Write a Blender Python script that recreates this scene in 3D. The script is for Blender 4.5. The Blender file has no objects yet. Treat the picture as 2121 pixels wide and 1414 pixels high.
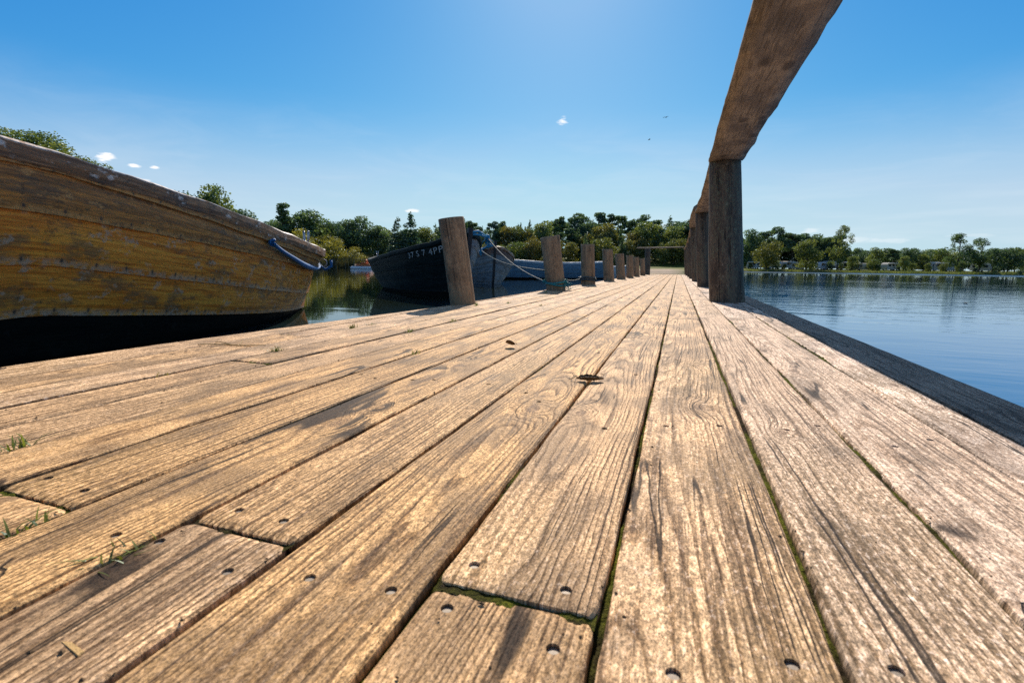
import bpy, bmesh, math, random
from mathutils import Vector, Matrix, noise as mn
R_ = math.radians
random.seed(7)
S = bpy.context.scene
COL = S.collection
WATER = -0.28

# ------------------------------------------------------------------ helpers
def link(o, parent=None):
    COL.objects.link(o)
    if parent is not None: o.parent = parent
    return o
def tag(o, label=None, cat=None, group=None, kind=None):
    for k, v in (('label', label), ('category', cat), ('group', group), ('kind', kind)):
        if v: o[k] = v
    return o
def mesh(name, verts, faces, mats=(), parent=None, smooth=False, uvs=None, fmat=None):
    me = bpy.data.meshes.new(name)
    me.from_pydata(verts, [], faces)
    for m in (mats if isinstance(mats, (list, tuple)) else [mats]): me.materials.append(m)
    if uvs is not None:
        ul = me.uv_layers.new(name='UVMap')
        for p in me.polygons:
            for li, vi in zip(p.loop_indices, p.vertices): ul.data[li].uv = uvs[vi]
    if fmat is not None: me.polygons.foreach_set('material_index', fmat)
    if smooth: me.polygons.foreach_set('use_smooth', [True]*len(me.polygons))
    me.update()
    return link(bpy.data.objects.new(name, me), parent)
def empty(name, loc=(0, 0, 0), rz=0):
    o = bpy.data.objects.new(name, None); o.location = loc; o.rotation_euler.z = rz
    o.empty_display_size = .2
    return link(o)
def copy_tree(o, parent=None):
    c = o.copy(); COL.objects.link(c); c.parent = parent
    for ch in list(o.children): copy_tree(ch, c)
    return c
def nz(x, y=0., z=0.): return mn.noise(Vector((x, y, z)))
def frames(pts):
    pts = [Vector(p) for p in pts]; T = []
    for i in range(len(pts)):
        a = pts[max(0, i-1)]; b = pts[min(len(pts)-1, i+1)]
        T.append((b-a).normalized() if (b-a).length > 1e-9 else Vector((0, 0, 1)))
    up = Vector((0, 0, 1)) if abs(T[0].z) < .9 else Vector((1, 0, 0))
    N = (up - T[0]*up.dot(T[0])).normalized(); out = []
    for p, t in zip(pts, T):
        N = (N - t*N.dot(t)).normalized(); out.append((p, t, N, t.cross(N)))
    return out
def tube(pts, rad, n=8, caps=True, jitter=0., seed=0., twist=0.):
    """verts, faces, uvs of a tube along pts; rad is a number or one per point"""
    V, Fc, U = [], [], []; L = 0.; fr = frames(pts)
    for i, (p, t, N, B) in enumerate(fr):
        if i: L += (p-fr[i-1][0]).length
        r = rad[i] if isinstance(rad, (list, tuple)) else rad
        for k in range(n):
            a = 2*math.pi*k/n + twist*L
            rr = r*(1 + jitter*nz(math.cos(a)*1.7+seed, math.sin(a)*1.7, L*2.2+seed*3))
            V.append(p + (N*math.cos(a)+B*math.sin(a))*rr); U.append((k/n*2*math.pi*r, L))
    for i in range(len(fr)-1):
        for k in range(n):
            k2 = (k+1) % n
            Fc.append((i*n+k, i*n+k2, (i+1)*n+k2, (i+1)*n+k))
    if caps:
        Fc.append(tuple(range(n-1, -1, -1))); Fc.append(tuple((len(fr)-1)*n+k for k in range(n)))
    return V, Fc, U
class MB:
    def __init__(s): s.V, s.F, s.U, s.M = [], [], [], []
    def add(s, V, F, U=None, m=0):
        o = len(s.V); s.V += [tuple(v) for v in V]; s.F += [tuple(i+o for i in f) for f in F]
        s.U += list(U) if U is not None else [(v[0]+v[2]*.3, v[1]) for v in V]; s.M += [m]*len(F); return s
    def tube(s, pts, rad, n=8, m=0, **k): return s.add(*tube(pts, rad, n, **k), m=m)
    def box(s, c, d, rz=0., m=0, bev=0.):
        x, y, z = d[0]/2, d[1]/2, d[2]/2
        b = min(bev, x*.9, y*.9, z*.9)
        M = Matrix.Rotation(rz, 3, 'Z'); c = Vector(c); V = []; F = []
        if b <= 0:
            for i in (-1, 1):
                for j in (-1, 1):
                    for k in (-1, 1): V.append(c + M @ Vector((i*x, j*y, k*z)))
            F = [(0, 1, 3, 2), (4, 6, 7, 5), (0, 4, 5, 1), (2, 3, 7, 6), (0, 2, 6, 4), (1, 5, 7, 3)]
        else:
            rings = [(-z, b), (-z+b, 0), (z-b, 0), (z, b)]
            for zz, ins in rings:
                X, Y = x-ins, y-ins
                for px, py in ((-X+b, -Y), (X-b, -Y), (X, -Y+b), (X, Y-b), (X-b, Y), (-X+b, Y), (-X, Y-b), (-X, -Y+b)):
                    V.append(c + M @ Vector((px, py, zz)))
            for r in range(3):
                for k in range(8):
                    F.append((r*8+k, r*8+(k+1) % 8, r*8+8+(k+1) % 8, r*8+8+k))
            F += [tuple(range(7, -1, -1)), tuple(range(24, 32))]
        return s.add(V, F, [(v.x+v.z*.37, v.y+v.z*.21) for v in V], m)
    def build(s, name, mats, parent=None, smooth=False):
        return mesh(name, s.V, s.F, mats, parent, smooth, s.U, s.M)

# ------------------------------------------------------------------ node DSL
class G:
    def __init__(s, name):
        s.m = bpy.data.materials.new(name); s.m.use_nodes = True; s.t = s.m.node_tree
        s.t.nodes.clear(); s.out = s.t.nodes.new('ShaderNodeOutputMaterial')
    def setin(s, sock, v):
        if isinstance(v, bpy.types.NodeSocket): s.t.links.new(v, sock)
        elif isinstance(v, (tuple, list)) and len(v) == 3 and sock.type == 'RGBA': sock.default_value = (*v, 1)
        else: sock.default_value = v
    def n(s, typ, ins=None, **props):
        nd = s.t.nodes.new('ShaderNode'+typ)
        for k, v in props.items(): setattr(nd, k, v)
        for k, v in (ins or {}).items(): s.setin(nd.inputs[k], v)
        return nd
    def ma(s, op, a, b=0., c=0., clamp=False):
        nd = s.n('Math', {0: a, 1: b, 2: c}, operation=op); nd.use_clamp = clamp; return nd.outputs[0]
    def vec(s, x, y, z=0.): return s.n('CombineXYZ', {0: x, 1: y, 2: z}).outputs[0]
    def noise(s, v, scale=1., detail=2., rough=.5, dist=0., out=0):
        return s.n('TexNoise', {'Vector': v, 'Scale': scale, 'Detail': detail, 'Roughness': rough, 'Distortion': dist}).outputs[out]
    def rng(s, x, a, b, c=0., d=1., smooth=True):
        return s.n('MapRange', {0: x, 1: a, 2: b, 3: c, 4: d}, interpolation_type='SMOOTHSTEP' if smooth else 'LINEAR').outputs[0]
    def mix(s, f, a, b, mode='MIX'):
        nd = s.n('Mix', data_type='RGBA', blend_type=mode)
        s.setin(nd.inputs[0], f); s.setin(nd.inputs[6], a); s.setin(nd.inputs[7], b); return nd.outputs[2]
    def scol(s, c, f): return s.n('Mix', {0: 1., 6: c, 7: s.n('CombineColor', {0: f, 1: f, 2: f}).outputs[0]}, data_type='RGBA', blend_type='MULTIPLY').outputs[2]
    def bump(s, h, strength=1., dist=.002, normal=None):
        nd = s.n('Bump', {'Strength': strength, 'Distance': dist, 'Height': h})
        if normal is not None: s.t.links.new(normal, nd.inputs['Normal'])
        return nd.outputs[0]
    def bsdf(s, col, rough=.6, normal=None, **kw):
        p = s.n('BsdfPrincipled', {'Base Color': col, 'Roughness': rough})
        if normal is not None: s.t.links.new(normal, p.inputs['Normal'])
        for k, v in kw.items(): s.setin(p.inputs[k.replace('_', ' ')], v)
        s.t.links.new(p.outputs[0], s.out.inputs[0]); return s.m

def uvsep(g):
    uv = g.n('UVMap', uv_map='UVMap').outputs[0]
    sp = g.n('SeparateXYZ', {0: uv}); return sp.outputs[0], sp.outputs[1]

def deck_wood():
    g = G('weathered_deck_wood'); u, v = uvsep(g)
    at = g.n('Attribute', attribute_name='pl'); sp = g.n('SeparateXYZ', {0: at.outputs['Vector']})
    p1, p2, p3 = sp.outputs
    a1 = g.ma('MULTIPLY', p1, 57.); a2 = g.ma('MULTIPLY', p2, 43.)
    vo = g.ma('ADD', v, a1)
    # growth rings cut lengthwise: arches where the trunk tapers, straight lines elsewhere
    c = g.ma('MULTIPLY_ADD', g.noise(g.vec(a1, g.ma('MULTIPLY', v, .8), a2), 1., 1.), .16, -.03)
    du = g.ma('SUBTRACT', u, g.ma('MULTIPLY_ADD', p2, .18, -.09))
    warp = g.ma('MULTIPLY', g.ma('SUBTRACT', g.noise(g.vec(g.ma('MULTIPLY', u, 13.), g.ma('MULTIPLY', vo, 2.6), a2), 1., 4., .6), .5), .016)
    wob = g.ma('MULTIPLY', g.ma('SUBTRACT', g.noise(g.vec(g.ma('MULTIPLY', u, 60.), g.ma('MULTIPLY', vo, 14.), a1), 1., 3., .6), .5), .0045)
    # knots
    vor = g.n('TexVoronoi', {'Vector': g.vec(g.ma('MULTIPLY_ADD', u, 8.5, a2), g.ma('MULTIPLY', vo, 4.2), 0.), 'Scale': 1., 'Randomness': .95}, voronoi_dimensions='2D')
    kd = vor.outputs['Distance']; kc = g.n('SeparateColor', {0: vor.outputs['Color']})
    kmask = g.ma('GREATER_THAN', kc.outputs[0], .66)
    ksize = g.ma('MULTIPLY_ADD', kc.outputs[1], .085, .045)
    kd2 = g.ma('ADD', kd, g.ma('MULTIPLY_ADD', g.noise(g.vec(g.ma('MULTIPLY', u, 45.), g.ma('MULTIPLY', vo, 30.), a1), 1., 2.), .06, -.03))
    kinf = g.ma('MULTIPLY', kmask, g.ma('EXPONENT', g.ma('MULTIPLY', g.ma('POWER', g.ma('DIVIDE', kd2, g.ma('MULTIPLY', ksize, 2.4)), 2.), -1.)))
    r = g.ma('ADD', g.ma('SQRT', g.ma('ADD', g.ma('MULTIPLY', du, du), g.ma('MULTIPLY', c, c))), g.ma('ADD', warp, wob))
    r = g.ma('ADD', r, g.ma('MULTIPLY', kinf, .028))
    freq = g.ma('MULTIPLY_ADD', p2, 130., 130.)
    ph = g.ma('ADD', g.ma('MULTIPLY', r, freq), g.ma('MULTIPLY', g.noise(g.vec(g.ma('MULTIPLY', r, 55.), a1, a2), 1., 1.), 2.2))
    saw = g.ma('FRACT', ph)
    dens = g.noise(g.vec(g.ma('MULTIPLY', u, 16.), g.ma('MULTIPLY', vo, 3.2), a1), 1., 3., .6)
    gw = g.ma('MULTIPLY_ADD', dens, .42, .02)
    groove = g.ma('MULTIPLY', g.rng(saw, 0., .10, 0., 1.), g.rng(saw, .10, g.ma('ADD', gw, .22), 1., 0.))
    groove = g.ma('MULTIPLY', g.ma('MULTIPLY', groove, g.rng(dens, .30, .52)), g.ma('MULTIPLY_ADD', p3, -.55, 1.05))
    fib = g.noise(g.vec(g.ma('MULTIPLY', g.ma('ADD', u, g.ma('MULTIPLY', r, .6)), 260.), g.ma('MULTIPLY', vo, 9.), a2), 1., 4., .65)
    fib2 = g.noise(g.vec(g.ma('MULTIPLY', g.ma('ADD', u, g.ma('MULTIPLY', r, .6)), 95.), g.ma('MULTIPLY', vo, 3.), a2), 1., 3., .6)
    speck = g.noise(g.vec(g.ma('MULTIPLY', u, 290.), g.ma('MULTIPLY', vo, 130.), a1), 1., 5., .76)
    spk2 = g.noise(g.vec(g.ma('MULTIPLY', u, 620.), g.ma('MULTIPLY', vo, 330.), a1), 1., 3., .7)
    blot = g.noise(g.vec(g.ma('MULTIPLY', u, 11.), g.ma('MULTIPLY', vo, 5.5), a2), 1., 5., .65)
    big = g.noise(g.vec(g.ma('MULTIPLY', u, 3.), g.ma('MULTIPLY', vo, 1.3), a1), 1., 2.)
    # checks: long thin splits
    cn = g.noise(g.vec(g.ma('MULTIPLY_ADD', r, 40., g.ma('MULTIPLY', u, 22.)), g.ma('MULTIPLY', vo, .8), a1), 1., 1.)
    cmask = g.rng(g.noise(g.vec(g.ma('MULTIPLY', u, 18.), g.ma('MULTIPLY', vo, 3.1), a2), 1., 1.), .50, .58)
    crack = g.ma('MULTIPLY', g.rng(g.ma('ABSOLUTE', g.ma('SUBTRACT', cn, .5)), .003, .014, 1., 0.), cmask)
    knot = g.ma('MULTIPLY', kmask, g.rng(g.ma('DIVIDE', kd2, ksize), .6, 1.1, 1., 0.))
    kring = g.ma('MULTIPLY_ADD', g.ma('SINE', g.ma('MULTIPLY', kd2, 230.)), .5, .5)
    # colour
    warmL, warmM, warmD = (.72, .44, .195), (.44, .245, .09), (.09, .04, .014)
    palL, palM, palD = (.87, .68, .53), (.54, .37, .25), (.11, .064, .036)
    L = g.mix(p3, warmL, palL); M = g.mix(p3, warmM, palM); D = g.mix(p3, warmD, palD)
    col = g.mix(g.rng(g.ma('MULTIPLY_ADD', fib, .8, g.ma('MULTIPLY', saw, .25)), .33, .68), M, L)
    col = g.mix(g.ma('MULTIPLY', g.rng(fib2, .37, .47, 1., 0.), .68), col, D)
    col = g.mix(g.ma('MULTIPLY', g.rng(fib, .32, .42, 1., 0.), .62), col, D)
    groove = g.ma('MULTIPLY', groove, g.ma('MULTIPLY', g.rng(fib, .3, .62, 1.1, .35), g.ma('MULTIPLY_ADD', kinf, -.55, 1.)))
    col = g.mix(g.ma('MULTIPLY', groove, 1.), col, D)
    dirt = g.ma('MULTIPLY', g.rng(g.ma('ADD', blot, g.ma('MULTIPLY', g.ma('SUBTRACT', p1, .5), .14)), .45, .58), g.rng(speck, .40, .54))
    col = g.mix(g.ma('MULTIPLY', dirt, .52), col, (.16, .11, .07))
    col = g.mix(g.ma('MULTIPLY', g.rng(spk2, .34, .44, 1., 0.), .45), col, (.15, .098, .055))
    algae = g.ma('MULTIPLY', g.rng(big, .5, .70), g.rng(speck, .48, .58, 1., 0.))
    col = g.mix(g.ma('MULTIPLY', algae, .22), col, (.30, .205, .06))
    white = g.ma('MULTIPLY', g.rng(speck, .54, .66), g.ma('MULTIPLY', g.rng(big, .36, .55), g.ma('MULTIPLY_ADD', p3, .8, .2)))
    col = g.mix(g.ma('MULTIPLY', white, .65), col, (.90, .78, .64))
    col = g.mix(g.ma('MULTIPLY', knot, g.ma('MULTIPLY_ADD', kring, .45, .35)), col, (.13, .07, .04))
    col = g.mix(g.ma('MULTIPLY', crack, .92), col, (.025, .014, .008))
    col = g.scol(col, g.rng(speck, .36, .62, .56, 1.55))
    col = g.scol(col, g.rng(spk2, .34, .64, .62, 1.48))
    col = g.scol(col, g.rng(blot, .30, .70, 1.2, .84))
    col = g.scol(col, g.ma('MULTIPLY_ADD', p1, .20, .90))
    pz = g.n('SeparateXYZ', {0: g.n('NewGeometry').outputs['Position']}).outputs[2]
    col = g.mix(g.ma('MULTIPLY', g.rng(pz, -.012, -.005, 1., 0.), .85), col, (.055, .04, .025))   # plank sides mixed darker below the top face
    h = g.ma('MULTIPLY_ADD', groove, -.9, g.ma('MULTIPLY', fib, .55))
    h = g.ma('MULTIPLY_ADD', fib2, .9, h)
    h = g.ma('MULTIPLY_ADD', crack, -1.4, h); h = g.ma('MULTIPLY_ADD', speck, 1.2, h); h = g.ma('MULTIPLY_ADD', spk2, .5, h)
    h = g.ma('MULTIPLY_ADD', knot, -.2, h)
    nrm = g.bump(h, .8, .0013)
    return g.bsdf(col, g.ma('MULTIPLY_ADD', fib, .2, .60), nrm, Specular_IOR_Level=.22)

def log_wood(name, light, dark, green=.3, scale=1., rough=.75, bump=.004):
    g = G(name); u, v = uvsep(g)
    oi = g.n('ObjectInfo'); rr = g.ma('MULTIPLY', oi.outputs['Random'], 40.)
    us, vs = g.ma('MULTIPLY', u, scale), g.ma('MULTIPLY', v, scale)
    s1 = g.noise(g.vec(g.ma('MULTIPLY', us, 22.), g.ma('MULTIPLY', vs, 2.2), rr), 1., 5., .65)
    s2 = g.noise(g.vec(g.ma('MULTIPLY', us, 140.), g.ma('MULTIPLY', vs, 7.), rr), 1., 3., .6)
    b = g.noise(g.vec(g.ma('MULTIPLY', us, 7.), g.ma('MULTIPLY', vs, 3.5), rr), 1., 4., .6)
    sp = g.noise(g.vec(g.ma('MULTIPLY', us, 60.), g.ma('MULTIPLY', vs, 45.), rr), 1., 3., .7)
    cr = g.rng(g.ma('ABSOLUTE', g.ma('SUBTRACT', g.noise(g.vec(g.ma('MULTIPLY', us, 26.), g.ma('MULTIPLY', vs, .55), rr), 1., 1.), .5)), .006, .03, 1., 0.)
    col = g.mix(g.rng(g.ma('MULTIPLY_ADD', s1, .5, g.ma('MULTIPLY', sp, .5)), .36, .64), dark, light)
    col = g.mix(g.ma('MULTIPLY', g.rng(s2, .3, .5, 1., 0.), .5), col, tuple(x*.5 for x in dark))
    col = g.mix(g.ma('MULTIPLY', g.rng(b, .5, .68), .65), col, tuple(x*.45 for x in dark))
    col = g.mix(g.ma('MULTIPLY', g.ma('MULTIPLY', g.rng(b, .42, .56, 1., 0.), g.rng(sp, .48, .6)), green), col, (.10, .13, .075))
    col = g.mix(g.ma('MULTIPLY', g.rng(sp, .62, .7), .35), col, (.42, .40, .34))
    cr = g.ma('MULTIPLY', cr, g.rng(g.noise(g.vec(g.ma('MULTIPLY', us, 15.), g.ma('MULTIPLY', vs, 4.5), rr), 1., 3., .6), .50, .62))
    col = g.mix(g.ma('MULTIPLY', cr, .85), col, (.02, .014, .01))
    h = g.ma('MULTIPLY_ADD', cr, -1.2, g.ma('MULTIPLY_ADD', s1, .9, g.ma('MULTIPLY_ADD', s2, .35, g.ma('MULTIPLY', sp, .3))))
    return g.bsdf(col, rough, g.bump(h, .9, bump), Specular_IOR_Level=.3)

def hull_wood(name, base, alt, dark, rough=.34, sheen=.5, wear=(.40, .33, .26), wearamt=.5):
    """old paint or varnish over planking; v runs along the hull, u round its girth"""
    g = G(name); u, v = uvsep(g)
    at = g.n('Attribute', attribute_name='strake'); k = at.outputs['Fac']
    ko = g.ma('MULTIPLY', k, 13.7)
    gr = g.noise(g.vec(g.ma('MULTIPLY', u, 60.), g.ma('MULTIPLY', v, 3.2), ko), 1., 4., .65)
    fi = g.noise(g.vec(g.ma('MULTIPLY', u, 240.), g.ma('MULTIPLY', v, 11.), ko), 1., 3., .6)
    bl = g.noise(g.vec(g.ma('MULTIPLY', u, 9.), g.ma('MULTIPLY', v, 3.2), ko), 1., 6., .68)
    sp = g.noise(g.vec(g.ma('MULTIPLY', u, 38.), g.ma('MULTIPLY', v, 24.), ko), 1., 4., .68)
    pt = g.noise(g.vec(g.ma('MULTIPLY', u, 16.), g.ma('MULTIPLY', v, 9.), ko), 1., 3., .6)
    ed = g.n('Attribute', attribute_name='edge').outputs['Fac']
    str_ = g.noise(g.vec(g.ma('MULTIPLY', u, 26.), g.ma('MULTIPLY', v, 1.1), ko), 1., 3., .6)
    col = g.mix(g.rng(gr, .38, .60), alt, base)
    col = g.mix(g.ma('MULTIPLY', g.rng(str_, .56, .66), .6), col, tuple(min(1, x*1.25) for x in base))
    col = g.mix(g.ma('MULTIPLY', g.rng(str_, .34, .46, 1., 0.), .5), col, tuple(x*.45 for x in alt))
    col = g.mix(g.ma('MULTIPLY', g.ma('MULTIPLY', g.rng(bl, .48, .60), g.rng(pt, .36, .52)), .68), col, dark)
    col = g.mix(g.ma('MULTIPLY', g.rng(fi, .36, .46, 1., 0.), .45), col, tuple(x*.35 for x in alt))
    col = g.mix(g.ma('MULTIPLY', g.ma('MULTIPLY', g.rng(pt, .56, .64), g.rng(sp, .42, .58)), wearamt), col, wear)
    col = g.mix(g.ma('MULTIPLY', g.ma('MULTIPLY', g.rng(ed, .80, .95), g.rng(sp, .36, .56)), wearamt), col, wear)
    col = g.mix(g.ma('MULTIPLY', g.rng(sp, .58, .66), .5), col, tuple(x*.4 for x in dark))
    dv = g.ma('MULTIPLY', g.ma('SUBTRACT', g.ma('FRACT', g.ma('DIVIDE', v, .16)), .5), .16); de = g.ma('MULTIPLY', g.ma('SUBTRACT', ed, .88), .13)
    rd = g.ma('SQRT', g.ma('ADD', g.ma('MULTIPLY', dv, dv), g.ma('MULTIPLY', de, de)))
    riv = g.rng(rd, .0045, .007, 1., 0.)     # copper rivets along each lap, with a dark stain round them
    col = g.mix(g.ma('MULTIPLY', g.rng(rd, .005, .02, 1., 0.), .35), col, dark)
    col = g.mix(g.ma('MULTIPLY', riv, .8), col, (.06, .055, .05))
    h = g.ma('MULTIPLY_ADD', gr, .6, g.ma('MULTIPLY_ADD', fi, .4, g.ma('MULTIPLY_ADD', str_, .5, g.ma('MULTIPLY', sp, .8))))
    return g.bsdf(col, g.ma('MULTIPLY_ADD', bl, .3, rough-.12), g.bump(h, .9, .004), Specular_IOR_Level=sheen)

def plain(name, col, rough=.6, var=.25, scale=20., spec=.4, bump=.002):
    g = G(name); co = g.n('TexCoord').outputs['Object']
    a = g.noise(co, scale, 4., .6); b = g.noise(co, scale*6, 3., .6)
    c = g.scol(col, g.ma('MULTIPLY_ADD', a, var*2, 1-var))
    c = g.mix(g.ma('MULTIPLY', g.rng(b, .55, .7), var), c, tuple(x*.4 for x in col))
    return g.bsdf(c, rough, g.bump(b, .5, bump), Specular_IOR_Level=spec)

def rope_mat(name, col, col2):
    g = G(name); u, v = uvsep(g)
    w = g.ma('MULTIPLY_ADD', g.ma('SINE', g.ma('ADD', g.ma('MULTIPLY', u, 230.), g.ma('MULTIPLY', v, 300.))), .5, .5)
    n = g.noise(g.n('TexCoord').outputs['Object'], 60., 3., .6)
    c = g.mix(g.rng(g.ma('MULTIPLY_ADD', n, .8, g.ma('MULTIPLY', w, .4)), .3, .9), col2, col)
    return g.bsdf(c, .6, g.bump(w, .9, .004), Specular_IOR_Level=.35)

def foliage(name, c1, c2, c3, trans=.4):
    g = G(name)
    at = g.n('Attribute', attribute_name='leafrnd').outputs['Fac']; oi = g.n('ObjectInfo').outputs['Random']
    co = g.n('TexCoord').outputs['Object']
    cl = g.noise(co, .55, 2., .5)
    c = g.mix(g.rng(g.ma('MULTIPLY_ADD', at, .45, g.ma('MULTIPLY', cl, .8)), .3, .95), c1, c2)
    c = g.mix(g.ma('MULTIPLY', g.rng(oi, .3, 1.), .55), c, c3)
    c = g.scol(c, g.ma('MULTIPLY_ADD', at, .7, .6))
    d = g.n('BsdfDiffuse', {'Color': c}); t = g.n('BsdfTranslucent', {'Color': g.mix(.5, c, g.n('Mix', {0: 1., 6: c, 7: (1.6, 1.5, .5, 1)}, data_type='RGBA', blend_type='MULTIPLY').outputs[2])})
    gl = g.n('BsdfGlossy', {'Color': (.7, .85, .9, 1), 'Roughness': .45})
    m1 = g.n('MixShader', {0: trans, 1: d.outputs[0], 2: t.outputs[0]})
    m2 = g.n('MixShader', {0: .06, 1: m1.outputs[0], 2: gl.outputs[0]})
    g.t.links.new(m2.outputs[0], g.out.inputs[0]); return g.m

M = {}
M['deck'] = deck_wood()
M['under'] = plain('dark_joist_wood', (.07, .05, .035), .85)
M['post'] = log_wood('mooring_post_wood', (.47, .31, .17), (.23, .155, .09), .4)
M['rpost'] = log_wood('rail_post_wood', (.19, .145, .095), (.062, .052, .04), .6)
def rail_wood():
    g = G('rail_log_wood'); u, v = uvsep(g); rr = g.ma('MULTIPLY', g.n('ObjectInfo').outputs['Random'], 30.)
    m1 = g.noise(g.vec(g.ma('MULTIPLY', u, 11.), g.ma('MULTIPLY', v, 5.), rr), 1., 5., .65)
    ba = g.noise(g.vec(g.ma('MULTIPLY', u, 5.), g.ma('MULTIPLY', v, 16.), rr), 1., 3., .6)
    gr = g.noise(g.vec(g.ma('MULTIPLY', u, 120.), g.ma('MULTIPLY', v, 6.), rr), 1., 4., .65)
    sp = g.noise(g.vec(g.ma('MULTIPLY', u, 90.), g.ma('MULTIPLY', v, 70.), rr), 1., 4., .7)
    vo = g.n('TexVoronoi', {'Vector': g.vec(g.ma('MULTIPLY', u, 9.), g.ma('ADD', g.ma('MULTIPLY', v, 4.5), rr), 0.), 'Scale': 1.}, voronoi_dimensions='2D')
    kn = g.ma('MULTIPLY', g.rng(g.ma('ADD', vo.outputs['Distance'], g.ma('MULTIPLY_ADD', sp, .2, -.1)), .10, .26, 1., 0.), g.ma('GREATER_THAN', g.n('SeparateColor', {0: vo.outputs['Color']}).outputs[0], .55))
    c = g.mix(g.rng(m1, .34, .64), (.37, .285, .18), (.175, .14, .10))
    c = g.mix(g.ma('MULTIPLY', g.rng(gr, .38, .50, 1., 0.), .75), c, (.11, .08, .045))
    c = g.mix(g.ma('MULTIPLY', g.rng(ba, .52, .64), .35), c, (.20, .14, .085))
    c = g.mix(g.ma('MULTIPLY', kn, .8), c, (.09, .065, .04))
    c = g.mix(g.ma('MULTIPLY', g.rng(sp, .58, .68), .4), c, (.12, .12, .085))
    h = g.ma('MULTIPLY_ADD', gr, .6, g.ma('MULTIPLY_ADD', sp, .6, g.ma('MULTIPLY', ba, .7)))
    return g.bsdf(c, .75, g.bump(h, .8, .004), Specular_IOR_Level=.25)
M['rail'] = rail_wood() or log_wood('rail_log_wood', (.60, .345, .13), (.36, .215, .095), .3, 1., .75)
M['endgrain'] = plain('cut_end_grain', (.36, .28, .19), .8, .35, 30.)
M['varnish'] = hull_wood('weathered_varnish', (.96, .36, .045), (.66, .19, .018), (.16, .11, .06), .40, .22, (.55, .42, .30), .65)
M['tarblack'] = hull_wood('black_bottom_tar', (.009, .011, .009), (.007, .008, .007), (.006, .007, .006), .7, .08, (.03, .034, .03), .3)
M['strakedark'] = hull_wood('worn_dark_strake', (.60, .25, .055), (.32, .145, .05), (.115, .09, .065), .40, .25, (.70, .36, .12), .8)
M['gunwood'] = hull_wood('worn_gunwale_wood', (.40, .21, .10), (.22, .11, .055), (.075, .06, .055), .42, .3, (.85, .78, .70), .8)  # pale colour serves real wear and the painted sunlit rim
M['slate'] = hull_wood('slate_blue_paint', (.27, .31, .33), (.19, .22, .24), (.10, .11, .115), .45, .35, (.46, .36, .28), .55)
M['slatered'] = hull_wood('faded_rust_strake', (.24, .15, .12), (.17, .10, .08), (.09, .07, .065), .5, .4, (.3, .28, .26), .5)
M['teal'] = hull_wood('dark_teal_paint', (.006, .019, .020), (.004, .011, .012), (.003, .006, .006), .5, .09, (.035, .05, .055), .3)
M['bluepaint'] = hull_wood('grey_blue_paint', (.16, .30, .40), (.11, .22, .31), (.09, .16, .22), .45, .45, (.4, .42, .42), .3)
M['whitepaint'] = plain('white_boat_paint', (.74, .73, .70), .5, .15)
M['darkwood'] = plain('dark_stem_wood', (.035, .035, .038), .5, .3, 15.)
M['steel'] = plain('galvanised_steel', (.34, .35, .37), .35, .3, 40.); M['steel'].node_tree.nodes['Principled BSDF'].inputs['Metallic'].default_value = .85
M['screwm'] = plain('dull_screw_steel', (.27, .235, .195), .6, .3, 300., .5, .0003); M['screwm'].node_tree.nodes['Principled BSDF'].inputs['Metallic'].default_value = .35
M['bluerope'] = rope_mat('blue_rope', (.02, .20, .50), (.008, .07, .22))
M['cyanrope'] = rope_mat('pale_blue_rope', (.05, .42, .66), (.02, .18, .36))
M['tealrope'] = rope_mat('teal_rope', (.05, .35, .36), (.02, .16, .17))
M['greyrope'] = rope_mat('grey_blue_rope', (.09, .14, .15), (.03, .05, .06))
M['letters'] = plain('faded_white_lettering', (.42, .45, .44), .6, .4, 30.)
M['deadleaf'] = plain('dead_leaf_brown', (.14, .075, .025), .6, .45, 60.)
M['straw'] = plain('dry_straw', (.40, .27, .09), .6, .3, 60.)
M['tuft'] = foliage('grass_tuft_green', (.10, .15, .02), (.20, .24, .04), (.26, .22, .06), .35)

# ------------------------------------------------------------------ output
S.view_settings.view_transform = 'Standard'; S.view_settings.look = 'None'; S.view_settings.exposure = .12; S.view_settings.gamma = 1.
S.render.engine = 'CYCLES'
S.cycles.max_bounces = 8; S.cycles.transparent_max_bounces = 6; S.cycles.use_denoising = False
S.cycles.sample_clamp_indirect = 6.

# ------------------------------------------------------------------ camera
CAMZ = .24
cam = bpy.data.cameras.new('camera'); co = link(bpy.data.objects.new('camera', cam)); S.camera = co
th, ca, cb = .0131, 343., 155.5
pit = math.atan(cb/1000.); yaw = math.atan(ca/math.hypot(1000., cb))
fw = Vector((-math.sin(yaw)*math.cos(pit), math.cos(yaw)*math.cos(pit), -math.sin(pit)))
r0 = Vector((math.cos(yaw), math.sin(yaw), 0)); u0 = r0.cross(fw)
rt = r0*math.cos(th) + u0*math.sin(th); up = u0*math.cos(th) - r0*math.sin(th)
co.matrix_world = Matrix(((rt.x, up.x, -fw.x, 0), (rt.y, up.y, -fw.y, 0), (rt.z, up.z, -fw.z, CAMZ), (0, 0, 0, 1)))
cam.sensor_width = 36; cam.lens = 1000/2121*36; cam.clip_start = .02; cam.clip_end = 9000
cam.dof.use_dof = True; cam.dof.focus_distance = 2.2; cam.dof.aperture_fstop = 14.

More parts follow.
